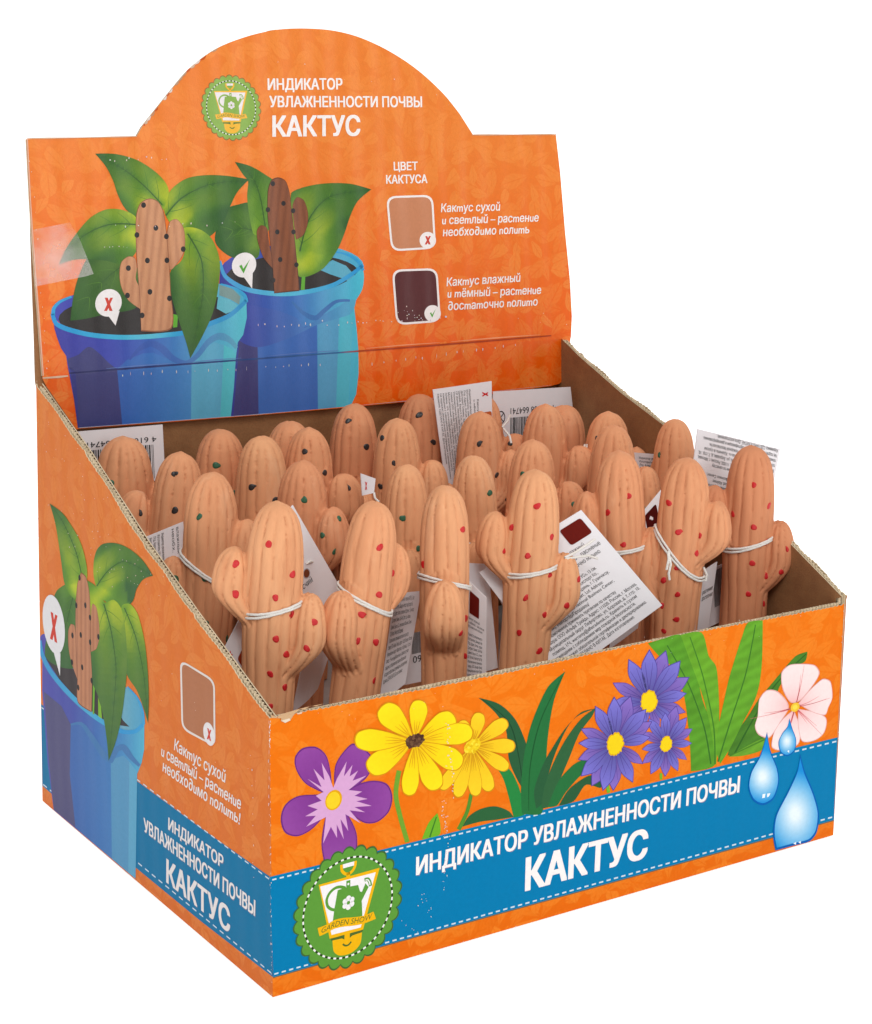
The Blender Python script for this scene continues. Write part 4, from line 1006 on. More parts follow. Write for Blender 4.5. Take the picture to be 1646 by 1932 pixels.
# pale pink flower
for i, q in enumerate(([(1245, 590), (1190, 520), (1140, 515), (1105, 555), (1098, 600), (1095, 640), (1082, 690), (1100, 730), (1150, 745), (1205, 670)], [(1268, 610), (1220, 650), (1175, 715), (1163, 790), (1200, 806), (1290, 776), (1298, 690)], [(1290, 605), (1370, 620), (1425, 650), (1415, 720), (1370, 757), (1310, 762), (1290, 690)],
          [(1290, 580), (1350, 510), (1410, 460), (1445, 472), (1455, 550), (1435, 600), (1420, 635), (1360, 622)], [(1255, 575), (1215, 510), (1210, 430), (1245, 395), (1300, 388), (1370, 395), (1393, 430), (1370, 480), (1300, 565)])):
    Q = spline(zF(q)); FL.poly(Q, (226, 176, 172), 6 + i * .6); ce = np.mean(np.array(Q), 0); cc = np.array(zF([(1275, 597)])[0])
    FL.poly([tuple(ce + (np.array(p) - ce) * .955) for p in Q], lambda P: np.array((250, 228, 226))[None] - np.exp(-np.linalg.norm(P - cc, axis=1) / 22)[:, None] * np.array((6, 70, 66))[None], 6.2 + i * .6, 6)
    for k in range(3):
        tq = cc + (ce - cc) * (1.0 + .25 * k) + np.array((rnd.uniform(-8, 8), rnd.uniform(-8, 8)))
        FL.poly(ribbon([tuple(cc), tuple(cc + (tq - cc) * .5 + 1.5), tuple(tq)], [1.6, .9, .3]), (214, 112, 116), 9.4)
FL.poly(ell(cc, (8.5, -2), (0, -8.5)), (240, 196, 60), 9.8); FL.poly(ell(cc, (4.5, -1), (0, -4.5)), (246, 220, 80), 10.1)
FL.build()
DR = Art('water_drop_picture', FRONT, front)
def drop(pts, c, rx, ry, layer, k=1.0):
    Q = spline(zF(pts)); c = np.array(zF([c])[0]); ce = np.mean(np.array(Q), 0)
    DR.poly(Q, (0, 96, 176), layer)
    def col(P):
        d = np.sqrt(((P[:, 0] - c[0]) / rx) ** 2 + ((P[:, 1] - c[1]) / ry) ** 2)
        w = np.clip(1.15 - d, 0, 1)[:, None] ** .9; base = np.array((24, 140, 214))[None] * (1 - w) + np.array((232, 244, 250))[None] * w
        return base
    DR.poly([tuple(ce + (np.array(p) - ce) * .93) for p in Q], col, layer + .5, 4)
drop([(1140, 715), (1155, 800), (1190, 890), (1197, 960), (1170, 1040), (1120, 1068), (1075, 1048), (1050, 985), (1062, 910), (1110, 820)], (1118, 930), 34, 44, 14)
drop([(1247, 650), (1262, 700), (1280, 755), (1270, 810), (1235, 832), (1205, 815), (1195, 765), (1215, 720), (1238, 690)], (1235, 760), 17, 24, 15)
drop([(1300, 822), (1320, 900), (1365, 1010), (1390, 1110), (1378, 1200), (1345, 1241), (1260, 1264), (1180, 1286), (1168, 1210), (1180, 1120), (1240, 1000), (1285, 900)], (1275, 1110), 50, 72, 16)
for q in ([(1118, 1015), (1132, 1012), (1128, 1032), (1116, 1034)], [(1140, 1012), (1156, 1010), (1148, 1026), (1140, 1030)], [(1236, 808), (1246, 803), (1246, 816)], [(1266, 1252), (1280, 1244), (1278, 1258)], [(1290, 1246), (1302, 1240), (1302, 1254)]):
    DR.poly(zF(q), (240, 248, 252), 17.5)
DR.build()
EF = Art('emblem', FRONT, front)
emblem(EF, (655.7, 1712.3), (100, -28), (2, -111), ((92, 152, 58), (238, 180, 16), (240, 236, 238), ((64, 104, 54), (78, 106, 46))), 12)
EF.build()
TF = Art('lettering', FRONT, front)
t(TF, 'ИНДИКАТОР УВЛАЖНЕННОСТИ ПОЧВЫ', lambda q: q, (786, 1651), (1394, 1494.5), (-1, -33), bold=.02, layer=6, shadow=(150, 130, 160), capoff1=(1, -30))
t(TF, 'КАКТУС', lambda q: q, (993, 1680), (1219, 1617.5), (-1, -60), bold=.024, layer=6, shadow=(150, 130, 160), capoff1=(1, -53))
TF.build()
SF = Art('scuff_marks', FRONT, front)
scuffs(SF, [(zE([(1075, 310)])[0], zE([(1100, 560)])[0], 26, 1.8, 1.6, 3.2), (zE([(1110, 560)])[0], zE([(1110, 700)])[0], 9, 1.5, 2.4, 1.2), (zE([(1060, 730)])[0], zE([(1070, 900)])[0], 26, 1.6, 1.6, 3.4), (zE([(1085, 900)])[0], zE([(1060, 1180)])[0], 16, 1.1, 2, 2.4),
            (zE([(940, 1190)])[0], zE([(1000, 1290)])[0], 14, 1, 1.6, 7), (zE([(850, 1340)])[0], zE([(930, 1400)])[0], 5, 1, 1.4, 3), ((600, 1360), (1550, 1150), 30, .9, .9, 12), (zE([(162, 300)])[0], zE([(160, 430)])[0], 16, 1.2, 3.2, .5), (zE([(162, 430)])[0], zE([(170, 1600)])[0], 26, .7, 3, .5), ((520, 1880), (1570, 1577), 40, 2.0, .8, 1.0), ((1592, 1150), (1575, 1560), 26, .8, 2.2, .8)], 22)
SF.build()
# torn corner of the front panel's upper edge
TE = Art('torn_liner', FRONT, front, M_PRINT)
TE.poly(zE([(165, 268), (200, 285), (215, 268), (290, 246), (340, 232), (390, 222), (440, 212), (400, 226), (372, 224), (340, 243), (318, 240), (290, 262), (268, 296), (240, 310), (218, 302), (220, 288), (170, 286)]), (204, 166, 126), 23)
TE.poly(zE([(220, 300), (262, 288), (268, 298), (240, 312)]), (230, 212, 188), 24)
TE.poly(zE([(300, 262), (330, 254), (325, 264), (305, 268)]), (232, 196, 170), 24)
TE.build()

# ------------------------------------------------------------------ printed pictures: left side
BL = Art('blue_stripe', LEFT, left)
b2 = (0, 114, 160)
BL.poly([(75.5, 1326.6), (259, 1474), (380, 1563), (510, 1654.6), (515.4, 1844), (380, 1739), (256, 1637), (79.5, 1482)], b2, 1)
stitches(BL, (76, 1333), (511, 1661), 34, 2.4, 2); stitches(BL, (79, 1478), (515, 1838.5), 34, 2.4, 2)
BL.build()
PP = Art('pot_picture', LEFT, left)
PP.poly(spline(zD([(195, 135), (215, 118), (300, 180), (420, 260), (560, 350), (640, 395), (690, 460), (702, 540), (690, 580), (600, 590), (480, 540), (380, 460), (280, 350), (215, 250)])), grad((75, 0), (272, 0), [(0, (84, 78, 168)), (.5, (80, 92, 170)), (.8, (110, 168, 190)), (1, (76, 160, 200))]), 2, 7)
PP.poly(zD([(225, 240), (300, 280), (420, 300), (520, 400), (600, 540), (630, 570), (560, 560), (470, 520), (380, 440), (290, 340)]), (62, 56, 58), 3)
PP.poly(zL([(1, 1170), (0, 1400), (40, 1932)]) + zD([(262, 975), (660, 1310), (668, 800), (690, 745), (702, 680), (703, 555), (660, 590), (590, 590), (500, 545), (400, 470), (300, 370), (230, 270)]), grad((75, 0), (272, 0), [(0, (84, 82, 168)), (.3, (74, 84, 166)), (.55, (66, 112, 180)), (.8, (72, 140, 194)), (1, (86, 178, 208))]), 4, 7)
PP.poly(zD([(215, 400), (300, 470), (345, 560), (340, 800), (368, 1060), (262, 972), (235, 700)]), (86, 84, 124), 5)
PP.poly(zD([(345, 560), (420, 560), (470, 640), (540, 730), (545, 1212), (368, 1060), (340, 800)]), grad((130, 0), (212, 0), [(0, (66, 104, 172)), (1, (70, 126, 186))]), 5, 8)
PP.poly(zD([(540, 730), (600, 710), (630, 740), (625, 1280), (545, 1212)]), (88, 150, 190), 5)
PP.poly(zD([(630, 740), (668, 790), (660, 1308), (625, 1280)]), (96, 166, 200), 5)
PP.poly(ribbon(zD([(345, 560), (395, 555), (440, 610), (500, 700), (540, 735), (570, 680), (600, 670), (640, 720), (680, 760)]), [3, 8, 12, 10, 12, 5]), (70, 122, 176), 6)
PP.poly(ribbon(zD([(196, 150), (205, 215), (240, 290), (305, 375), (400, 470), (500, 546), (600, 594), (660, 592), (695, 560)]), [6, 8, 9, 9, 8, 7]), grad((75, 0), (272, 0), [(0, (60, 150, 205)), (.5, (76, 170, 208)), (.8, (50, 150, 210)), (1, (60, 160, 215))]), 7, 8)
PP.poly(ribbon(zD([(620, 375), (668, 430), (695, 500), (700, 560)]), [2, 5, 5]), (66, 160, 210), 7)
PP.build()
PA = Art('plant_picture', LEFT, left)
kw = dict(dark=(62, 102, 58))
add_leaf(PA, zL([(165, 630), (110, 670), (80, 740), (20, 1150), (130, 1230), (260, 1230), (300, 900), (230, 720)]), zL([(230, 700), (180, 900), (100, 1180)]), 8, .8, 1, 4, mid_c=(74, 112, 50), light=(90, 134, 52), **kw)
add_leaf(PA, zL([(55, 38), (150, 110), (220, 210), (275, 310), (310, 420), (328, 520), (326, 600), (270, 760), (200, 700), (160, 610), (140, 470), (120, 330), (95, 180)]), zL([(300, 620), (250, 400), (150, 170), (65, 50)]), 8.6, .75, 2, 4, **kw)
add_leaf(PA, zL([(395, 650), (375, 560), (378, 450), (400, 375), (440, 335), (510, 325), (580, 340), (660, 385), (740, 460), (808, 565), (740, 590), (690, 660), (655, 760), (560, 800), (470, 760), (410, 700)]), zL([(400, 640), (480, 530), (600, 460), (790, 555)]), 9.2, .85, 3, 4, **kw)
add_leaf(PA, zL([(585, 780), (640, 770), (690, 830), (720, 920), (750, 1060), (770, 1250), (778, 1450), (773, 1640), (740, 1530), (690, 1400), (620, 1290), (590, 1100), (570, 900)]), zL([(600, 800), (680, 1000), (740, 1280), (770, 1600)]), 9.8, .8, 4, 4, **kw)
add_leaf(PA, zL([(330, 600), (380, 630), (430, 700), (460, 760), (520, 740), (570, 790), (600, 900), (615, 1050), (618, 1250), (600, 1450), (570, 1650), (530, 1800), (485, 1915), (470, 1750), (440, 1560), (400, 1420), (360, 1330), (350, 1000), (330, 700)]), zL([(450, 770), (500, 950), (540, 1250), (490, 1880)]), 10.4, .95, 5, 4, **kw)
PA.poly(zL([(370, 1340), (385, 1380), (380, 1580), (368, 1570)]), (110, 168, 56), 10.3); PA.poly(zL([(408, 1450), (430, 1520), (438, 1610), (410, 1590)]), (124, 176, 50), 10.2)
PA.build()
CA = Art('cactus_picture', LEFT, left)
pic_cactus(CA, [(zL([(262, 1330), (215, 1200), (192, 1080), (192, 960), (210, 915), (235, 925), (245, 1000), (250, 1150)]), (1, 0), 0), (zL([(358, 1120), (355, 950), (360, 800), (370, 765), (395, 790), (415, 900), (418, 1020), (395, 1100)]), (1, 0), 1), (zL([(262, 1490), (258, 1300), (245, 1050), (245, 800), (258, 620), (285, 540), (320, 570), (345, 680), (355, 850), (355, 1100), (365, 1300), (362, 1560)]), (1, 0), 0)],
           (192, 132, 98), (134, 84, 62), 8, zL([(274, 580), (316, 780), (250, 780), (350, 870), (222, 1000), (283, 997), (351, 1050), (411, 1010), (218, 1195), (293, 1232), (362, 1330), (264, 1380)]), (2.2, 1.4, 5.6), 11)
CA.build()
BU = Art('marker_bubble', LEFT, left)
BU.poly(ell(zL([(86, 920)])[0], (21, 11), (-2, -55)), (226, 224, 226), 15); BU.poly(zL([(85, 1120), (135, 1130), (132, 1297)]), (226, 224, 226), 15.4)
cross(BU, zL([(86, 940)])[0], (8, 5), (0, -26), 16)
BU.build()
SW = Art('colour_swatch', LEFT, left)
q = zD([(876, 242), (1046, 344), (1049, 670), (884, 582)])
cq = np.mean(np.array(q), 0)
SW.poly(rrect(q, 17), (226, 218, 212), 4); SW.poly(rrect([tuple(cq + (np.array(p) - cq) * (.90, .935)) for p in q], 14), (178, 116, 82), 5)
SW.poly(ell(zD([(1018, 606)])[0], (11, 7), (0, -21)), (230, 226, 226), 6); cross(SW, zD([(1018, 608)])[0], (4.6, 3), (0, -10.5), 7)
SW.build()
TX = Art('lettering', LEFT, left)
wl = (232, 226, 224)
t(TX, 'Кактус сухой', zD, (848, 682), (1095, 842), (0, -57), True, .012, wl, 6)
t(TX, 'и светлый – растение', zD, (785, 710), (1170, 973), (0, -56), True, .012, wl, 6)
t(TX, 'необходимо полить!', zD, (792, 785), (1166, 1046), (0, -56), True, .012, wl, 6)
t(TX, 'ИНДИКАТОР', zD, (820, 1069), (1085, 1258), (0, -58), bold=.02, col=wl, layer=6, shadow=(110, 120, 150))
t(TX, 'УВЛАЖНЕННОСТИ ПОЧВЫ', zD, (702, 1078), (1240, 1490), (-3, -66), bold=.02, col=wl, layer=6, capoff1=(0, -76), shadow=(110, 120, 150))
t(TX, 'КАКТУС', zD, (812, 1326), (1118, 1573), (-2, -114), bold=.022, col=wl, layer=6, capoff1=(-4, -122), shadow=(110, 120, 150))
TX.build()
SF = Art('scuff_marks', LEFT, left)
scuffs(SF, [((90, 800), (300, 1150), 40, .8, 1.3, 26), ((100, 960), (280, 1120), 30, .8, 1.5, 26), (zD([(1225, 700)])[0], zD([(1235, 1300)])[0], 9, 1.2, 2.4, 2), (zD([(1312, 560)])[0], zD([(1312, 950)])[0], 10, .8, 5, .6), (zD([(1312, 950)])[0], zD([(1325, 1870)])[0], 20, .7, 3, .5), ((300, 1250), (480, 1500), 12, .7, 1.2, 20), ((70, 730), (80, 1500), 14, .7, 3, .6)], 20, (236, 214, 200))
SF.build()

# ------------------------------------------------------------------ pale paper lying on a platform inside the box
INZ = 0.2
me_pts = [f_bl + Vector((TH * 1.3, TH * 1.3, INZ)), f_br + Vector((-TH * 1.3, TH * 1.3, INZ)), b_br + Vector((-TH * 1.3, -TH * 1.4, INZ)), b_bl + Vector((TH * 1.3, -TH * 1.4, INZ))]
ins = plate('packing_sheet', me_pts, M_BASE, None, Vector((0, 0, -.012)))
ins['label'] = 'pale grey packing sheet inside the box under the clay cacti'; ins['category'] = 'packing sheet'
sp = plate('packing_block', [p + Vector((0, 0, -.0125)) + (Vector((.5, .37, INZ)) - p).normalized() * .01 for p in me_pts], M_KRAFT, ins, Vector((0, 0, -(INZ - .0125 - .009))))


# ------------------------------------------------------------------ clay cacti
HC = 0.40                      # height of a cactus over the sheet
AX, AY = 0.0385, 0.0345


def arm_x(k):
    return .002 + .0492 * (np.sin(np.minimum(1, k / .56) * math.pi / 2)) ** 1.15 - .005 * np.maximum(0, k - .6)


def cactus_mesh(seed, big=((1.0, 1.0), (1.0, 1.0))):
    """stem with a domed tip, a high arm at -x and a low arm at +x, fused and grooved"""
    rg = random.Random(seed); bm = bmesh.new()
    def loft(rings, nseg=28):
        prev = None
        for c, rx, ry in rings:
            r = [bm.verts.new((c[0] + rx * math.cos(k * 2 * math.pi / nseg), c[1] + ry * math.sin(k * 2 * math.pi / nseg), c[2])) for k in range(nseg)]
            if prev:
                for k in range(nseg): bm.faces.new((prev[k], prev[(k + 1) % nseg], r[(k + 1) % nseg], r[k]))
            else: bm.faces.new(r[::-1])
            prev = r
        bm.faces.new(prev)
    prof = [(0, .86), (.04, .88), (.1, .92), (.2, .97), (.27, 1.0), (.31, 1.0), (.335, .97), (.355, .90), (.372, .785), (.384, .64), (.393, .46), (.398, .27), (.4, .06)]
    pz = np.array([p[0] for p in prof]); pr = np.array([p[1] for p in prof])
    zs = np.concatenate([np.linspace(0, .33, 14), HC - .07 * np.cos(np.linspace(0.08, math.pi / 2, 12)) ** 1.0 * 1.0][:1] + [np.linspace(.34, .3995, 14)])
    loft([((0, 0, z), AX * np.interp(z, pz, pr), AY * np.interp(z, pz, pr)) for z in zs])
    arms = []
    for sx, zt, zb in ((-1, HC - .062 + rg.uniform(-.003, .003), HC - .178), (1, HC - .121 + rg.uniform(-.003, .003), HC - .250)):
        n = 24; rings = []; web = []
        for i in range(n):
            k = i / (n - 1); z = zb + (zt - zb) * k
            bs, br = big[0 if sx < 0 else 1]; x = arm_x(k) * bs
            e = (.72 + .28 * min(1, k / .4)) if k < .55 else math.sqrt(max(0, 1 - ((k - .55) / .45) ** 2.2))
            e = max(e, .05)
            rings.append(((sx * x, 0, z), .0235 * e * br, .0285 * e * br))
            if .1 < k < .44: web.append(((sx * x * .62, 0, z), .020, .019))
        loft(web)
        loft(rings); arms.append((sx, zb, zt))
    me = bpy.data.meshes.new('stem'); bm.to_mesh(me); bm.free()
    o = bpy.data.objects.new('stem', me); COL.objects.link(o)
    md = o.modifiers.new('r', 'REMESH'); md.mode = 'VOXEL'; md.voxel_size = .0021; md.use_smooth_shade = True
    ms = o.modifiers.new('s', 'SMOOTH'); ms.factor = .5; ms.iterations = 8
    dg = bpy.context.evaluated_depsgraph_get(); m2 = bpy.data.meshes.new_from_object(o.evaluated_get(dg))
    bpy.data.objects.remove(o)
    V = np.zeros(len(m2.vertices) * 3, np.float32); m2.vertices.foreach_get('co', V); V = V.reshape(-1, 3).astype(float)
    Nn = np.zeros(len(m2.vertices) * 3, np.float32); m2.vertices.foreach_get('normal', Nn); Nn = Nn.reshape(-1, 3)
    x, y, z = V.T
    # which lobe owns each vertex
    armx = np.zeros(len(V)); best = np.full(len(V), 1e9); own = np.zeros(len(V), int)
    best = np.hypot(x / AX, y / AY)
    for j, (sx, zb, zt) in enumerate(arms):
        kz = np.clip((z - zb) / (zt - zb), 0, 1); cx = sx * arm_x(kz)
        d = np.hypot(x - cx, y) / .0285 + 1.5 * np.maximum(0, zb - z) / .03 + 1.5 * np.maximum(0, z - zt) / .03
        sel = d < best * .97; own[sel] = j + 1; best = np.where(sel, d, best)
    cxs = np.zeros(len(V))
    for j, (sx, zb, zt) in enumerate(arms):
        kz = np.clip((z - zb) / (zt - zb), 0, 1); cxs = np.where(own == j + 1, sx * (arm_x(kz) * .8 + .2 * .05), cxs)
    ang = np.arctan2(y, x - cxs)
    wob = .07 * np.sin(z * 30 + seed) + .02 * np.sin(z * 90 + seed * 2 + own)
    nrib = np.where(own == 0, 13, 11); ph = ang * nrib / 2 + wob * nrib / 4 + seed + own + .55 * np.sin(2 * ang + seed * 1.7 + own) + .4 * np.sin(3 * ang + seed * .6)
    gro = np.abs(np.sin(ph)); gr = np.exp(-(gro / .15) ** 2); g2 = np.abs(np.sin(ph + .32 + .22 * np.sin(z * 24 + seed))); gr2 = np.exp(-(g2 / .10) ** 2) * np.clip(np.sin(np.floor(ph / math.pi) * 1.9 + z * 41 + seed), 0, 1)
    # every groove has its own depth and breaks off here and there
    idx = np.floor(ph / math.pi); dep = .55 + .45 * np.sin(idx * 2.7 + seed * 1.3) + .3 * np.sin(z * 32 + idx * 1.9)
    fade = np.clip((HC - .003 - z) / .02, 0, 1) * np.where(own == 0, 1, np.clip((HC - .06 - z) / .02, .2, 1))
    a = (gr * np.clip(dep, .1, 1.1) + .6 * gr2) * fade
    rib = (.55 - gro) * -0.0017
    mv = -0.0027 * a + rib * fade + .0009 * np.sin(z * 38 + ang * 2 + seed) * np.sin(x * 70 + seed)
    V2 = V + Nn * mv[:, None]
    m2.vertices.foreach_set('co', (V2 * S).astype(np.float32).ravel())
    at = m2.attributes.new('groove', 'FLOAT', 'POINT'); at.data.foreach_set('value', np.clip(a, 0, 1).astype(np.float32))
    m2.polygons.foreach_set('use_smooth', np.ones(len(m2.polygons), bool)); m2.update()
    m2.name = 'stem'; m2.materials.clear(); m2.materials.append(M_CLAY)
    return m2


PROTO = [cactus_mesh(1, ((1.1, 1.06), (1.0, 1.0))), cactus_mesh(5), cactus_mesh(9), cactus_mesh(14, ((1.2, 1.14), (1.14, 1.1)))]
PBVH = []
for me in PROTO:
    PBVH.append(BVHTree.FromPolygons([v.co.copy() for v in me.vertices], [tuple(p.vertices) for p in me.polygons]))

RH = r0.copy(); FH = Vector((sy_, cy_, 0))     # camera right and away, on the floor
CACTI = {}


def cactus(key, tip, hi_deg, row_y, label, spots, color, low=None, variant=0, girth=1.0):
    """tip: photo position of the top; hi_deg: where the high arm points (0 right, 90 away, 180 left);
    low: a photo position lower on the axis; spots: photo positions of the painted dots"""
    P6 = at_z(tip, INZ + HC)
    y = row_y * .65 + P6.y * .35
    T = at_y(tip, y); top_z = T.z
    B = at_y(low, y) if low else Vector((T.x, T.y, T.z - .2))
    ax = (T - B).normalized(); ax = (ax * .8 + Vector((0, 0, 1)) * .2).normalized() if not low else ax
    t0 = (INZ + .001 - T.z) / ax.z; foot = T + ax * t0
    ln = (T - foot).length
    o = empty('clay_cactus', (0, 0, 0), label, 'clay cactus', 'clay cacti in the display box')
    o.location = foot * S
    a = math.radians(hi_deg); hd = RH * math.cos(a) + FH * math.sin(a)
    X = -(hd - ax * hd.dot(ax)).normalized(); Y = ax.cross(X)
    R = Matrix((X, Y, ax)).transposed()
    o.rotation_euler = R.to_euler()
    sc = ln / HC; gf = {'R': 1.0, 'G': 1.0, 'B': 1.03, 'K': 1.18}[key[0]] * girth
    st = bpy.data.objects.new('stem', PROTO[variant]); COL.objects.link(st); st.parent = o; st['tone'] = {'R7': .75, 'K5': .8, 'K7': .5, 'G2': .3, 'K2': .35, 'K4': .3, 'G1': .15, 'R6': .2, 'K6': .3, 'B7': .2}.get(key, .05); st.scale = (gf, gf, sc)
    # painted dots
    Mi = R.transposed(); cl = Mi @ ((CAMP - foot) * S); tree = PBVH[variant]; vs, fs = [], []
    def disc(co, no, r):
        t1 = no.orthogonal().normalized(); t2 = no.cross(t1); b0 = len(vs); k = 14; el = rnd.uniform(.85, 1.15); ph = rnd.random() * 6
        rings = [(0, .00034), (.5, .00032), (.88, .00024), (1.0, .0000)]
        for (rr, hgt) in rings:
            for j in range(1 if rr == 0 else k):
                an = j * 2 * math.pi / k; w = r * rr * (1 + .10 * math.sin(2 * an + ph) + .07 * math.sin(3 * an + ph * 2))
                p = co + t1 * (w * math.cos(an) * el) + t2 * (w * math.sin(an) / el)
                q = tree.find_nearest(p)
                n_ = q[1]
                vs.append(q[0] + n_ * (hgt * S + (.00012 if rr < 1 else -.00004) * 1.0))
        for j in range(k): fs.append((b0, b0 + 1 + j, b0 + 1 + (j + 1) % k))
        for rr in range(2):
            for j in range(k):
                a0 = b0 + 1 + rr * k
                fs.append((a0 + j, a0 + k + j, a0 + k + (j + 1) % k, a0 + (j + 1) % k))
    for spx in spots:
        d = (Mi @ ray(*spx)).normalized()
        # undo the stem's length factor for the ray test
        c2 = Vector((cl.x / gf, cl.y / gf, cl.z / sc)); d2 = Vector((d.x / gf, d.y / gf, d.z / sc)).normalized()
        h = tree.ray_cast(c2, d2)
        if h[0] is None: continue
        disc(h[0], h[1], .0049 * S * rnd.uniform(.9, 1.12))
    # dots on the far side as well
    rg = random.Random(hash(key) % 999)
    for i in range(9):
        an = math.radians(90) + rg.uniform(-1.1, 1.1); z = rg.uniform(.08, .36) * S
        w = Mi @ (RH * math.cos(an) + FH * math.sin(an)); w.z = 0; w.normalize()
        h = tree.ray_cast(Vector((0, 0, z)) + w * .2 * S, -w)
        if h[0] is not None: disc(h[0], h[1], .0045 * S)
    me = bpy.data.meshes.new('painted_spots'); me.from_pydata([(v.x * gf, v.y * gf, v.z * sc) for v in vs], [], fs)
    for p in me.polygons: p.use_smooth = True
    link('painted_spots', me, color, o)
    CACTI[key] = dict(gf=gf, foot=foot, R=R, ax=ax, ln=ln, tip=T, y=y)
    return o


Rr, Gr, Br = M_RED, M_GREEN, M_BLACK
LF = 'terracotta cactus with red dots'
cactus('R1', (525, 945), 180, .165, 'red-dotted cactus at the left front corner, arms to both sides', [(507, 1027), (445, 1064), (445, 1121), (553, 1084), (520, 1128), (549, 1159), (593, 1174), (521, 1206), (579, 1224), (541, 1235), (510, 1272), (538, 1297), (510, 1334)], Rr, (502, 1340), 0)
cactus('R2', (708, 945), 52, .165, 'red-dotted cactus, second from left in front row, low arm turned to front left', [(717, 1033), (741, 1082), (715, 1122), (683, 1160), (674, 1210), (710, 1212), (707, 1284)], Rr, (670, 1310), 1)
cactus('R3', (840, 915), 90, .165, 'red-dotted cactus in the front row whose low arm points straight at the viewer', [(874, 999), (799, 1065), (877, 1107), (871, 1195), (879, 1167), (879, 1238)], Rr, (838, 1270), 2)
cactus('R4', (1012, 885), 178, .165, 'red-dotted cactus mid front row with the large printed tag at its right', [(1014, 955), (966, 995), (1042, 1013), (952, 1040), (996, 1049), (1037, 1085), (1093, 1093), (993, 1128), (1070, 1143), (1028, 1160), (980, 1194), (1019, 1228)], Rr, (990, 1240), 0)
cactus('R5', (1168, 850), 178, .20, 'red-dotted cactus half hidden behind the large printed tag', [(1187, 936), (1147, 967), (1177, 1028), (1209, 1061)], Rr, (1172, 1150), 1)
cactus('R6', (1299, 863), -8, .155, 'red-dotted cactus with a knotted bow of string, high arm on its right', [(1262, 949), (1281, 1004), (1320, 1010), (1315, 1044), (1253, 1030), (1213, 1010), (1279, 1071), (1252, 1095), (1279, 1122), (1277, 1169), (1250, 1143), (1253, 1191)], Rr, (1270, 1190), 2)
cactus('R7', (1420, 840), 178, .165, 'red-dotted cactus at the right end of the front row before the upside-down tag', [(1423, 915), (1452, 954), (1383, 970), (1423, 995), (1446, 1023), (1485, 1036), (1420, 1063), (1445, 1086), (1475, 1080), (1412, 1121), (1441, 1139)], Rr, (1402, 1170), 0)
cactus('G1', (403, 890), 0, .345, 'green-dotted cactus right behind the front left one, string round its stem', [(376, 975), (386, 1091), (331, 1092), (388, 1176), (429, 1205)], Gr, (390, 1150), 2)
cactus('G2', (572, 868), -25, .345, 'green-dotted cactus with its high arm on the right, behind the tag with a punched hole', [(574, 943), (641, 978), (608, 1010), (632, 1041)], Gr, None, 1)
cactus('G3', (768, 876), 100, .345, 'green-dotted cactus seen between the second and third front cacti', [(760, 978), (790, 1035)], Gr, None, 0)
cactus('G4', (893, 859), 92, .345, 'green-dotted cactus behind the armless-looking front cactus, its low arm facing forward', [(925, 930)], Gr, (898, 1060), 2)
cactus('G5', (1007, 829), 2, .345, 'green-dotted cactus rising behind the middle cactus of the front row', [(987, 896), (1083, 952)], Gr, None, 3)
cactus('G6', (1160, 802), 0, .345, 'green-dotted cactus directly behind the one hidden by the large printed tag', [(1213, 958)], Gr, None, 0)
cactus('G7', (1276, 790), 95, .345, 'smooth tall cactus with one green dot on its left edge, near the right side wall', [(1245, 858)], Gr, None, 2)
cactus('B1', (343, 852), 182, .53, 'black-dotted cactus with its arm on the left, next to the sloping left wall', [(330, 894), (330, 963), (265, 968)], Br, (330, 980), 3, .97)
cactus('B2', (494, 822), 95, .53, 'black-dotted cactus with no arm showing, left of the one with a bulging right arm', [(475, 919), (520, 943)], Br, None, 0, 1.14)
cactus('B3', (583, 806), -22, .53, 'black-dotted cactus with a bulging dotted arm on its right', [(575, 852), (613, 892), (657, 920)], Br, None, 3)
cactus('B5', (752, 789), 0, .53, 'black-dotted cactus with a short arm at its right, left of the long standing tag', [(721, 826), (744, 874), (718, 918)], Br, None, 0)
cactus('B7', (908, 776), 0, .53, 'black-dotted cactus in front of the long standing tag with a red cross', [(905, 837), (938, 896), (959, 944), (968, 896)], Br, None, 1)
cactus('B8', (1031, 762), -15, .53, 'plain cactus without dots in front of the barcode tag, arm on its right', [], Br, None, 3)
cactus('B10', (1150, 776), 8, .50, 'plain cactus with a dark speck near its tip, between two others by the right wall', [(1128, 828)], Br, None, 1)
cactus('K1', (234, 823), 0, .615, 'green-dotted cactus in the back left corner in front of a barcode tag', [(209, 911)], Gr, None, 0)
cactus('K2', (416, 809), 92, .615, 'green-dotted cactus of the back row standing against the brown back wall', [(408, 878), (442, 931)], Gr, None, 2)
cactus('K3', (547, 794), 88, .615, 'small-looking plain cactus peeping out behind the bulging-armed one', [], Br, None, 1)
cactus('K4', (669, 761), 95, .615, 'black-dotted back-row cactus covering the lower edge of the blue pot picture', [(657, 794), (692, 843)], Br, None, 0)
cactus('K5', (794, 743), 92, .615, 'darker black-dotted cactus, tallest in the picture, under the orange header flap', [(791, 783), (817, 834)], Br, None, 2)
cactus('K6', (905, 742), -4, .615, 'cactus hidden behind the long standing tag, only its dotted arm showing', [(963, 837)], Br, None, 0)
cactus('K7', (1066, 764), 90, .615, 'cactus mostly covered by the plain one in front of the barcode tag', [], Br, None, 1)


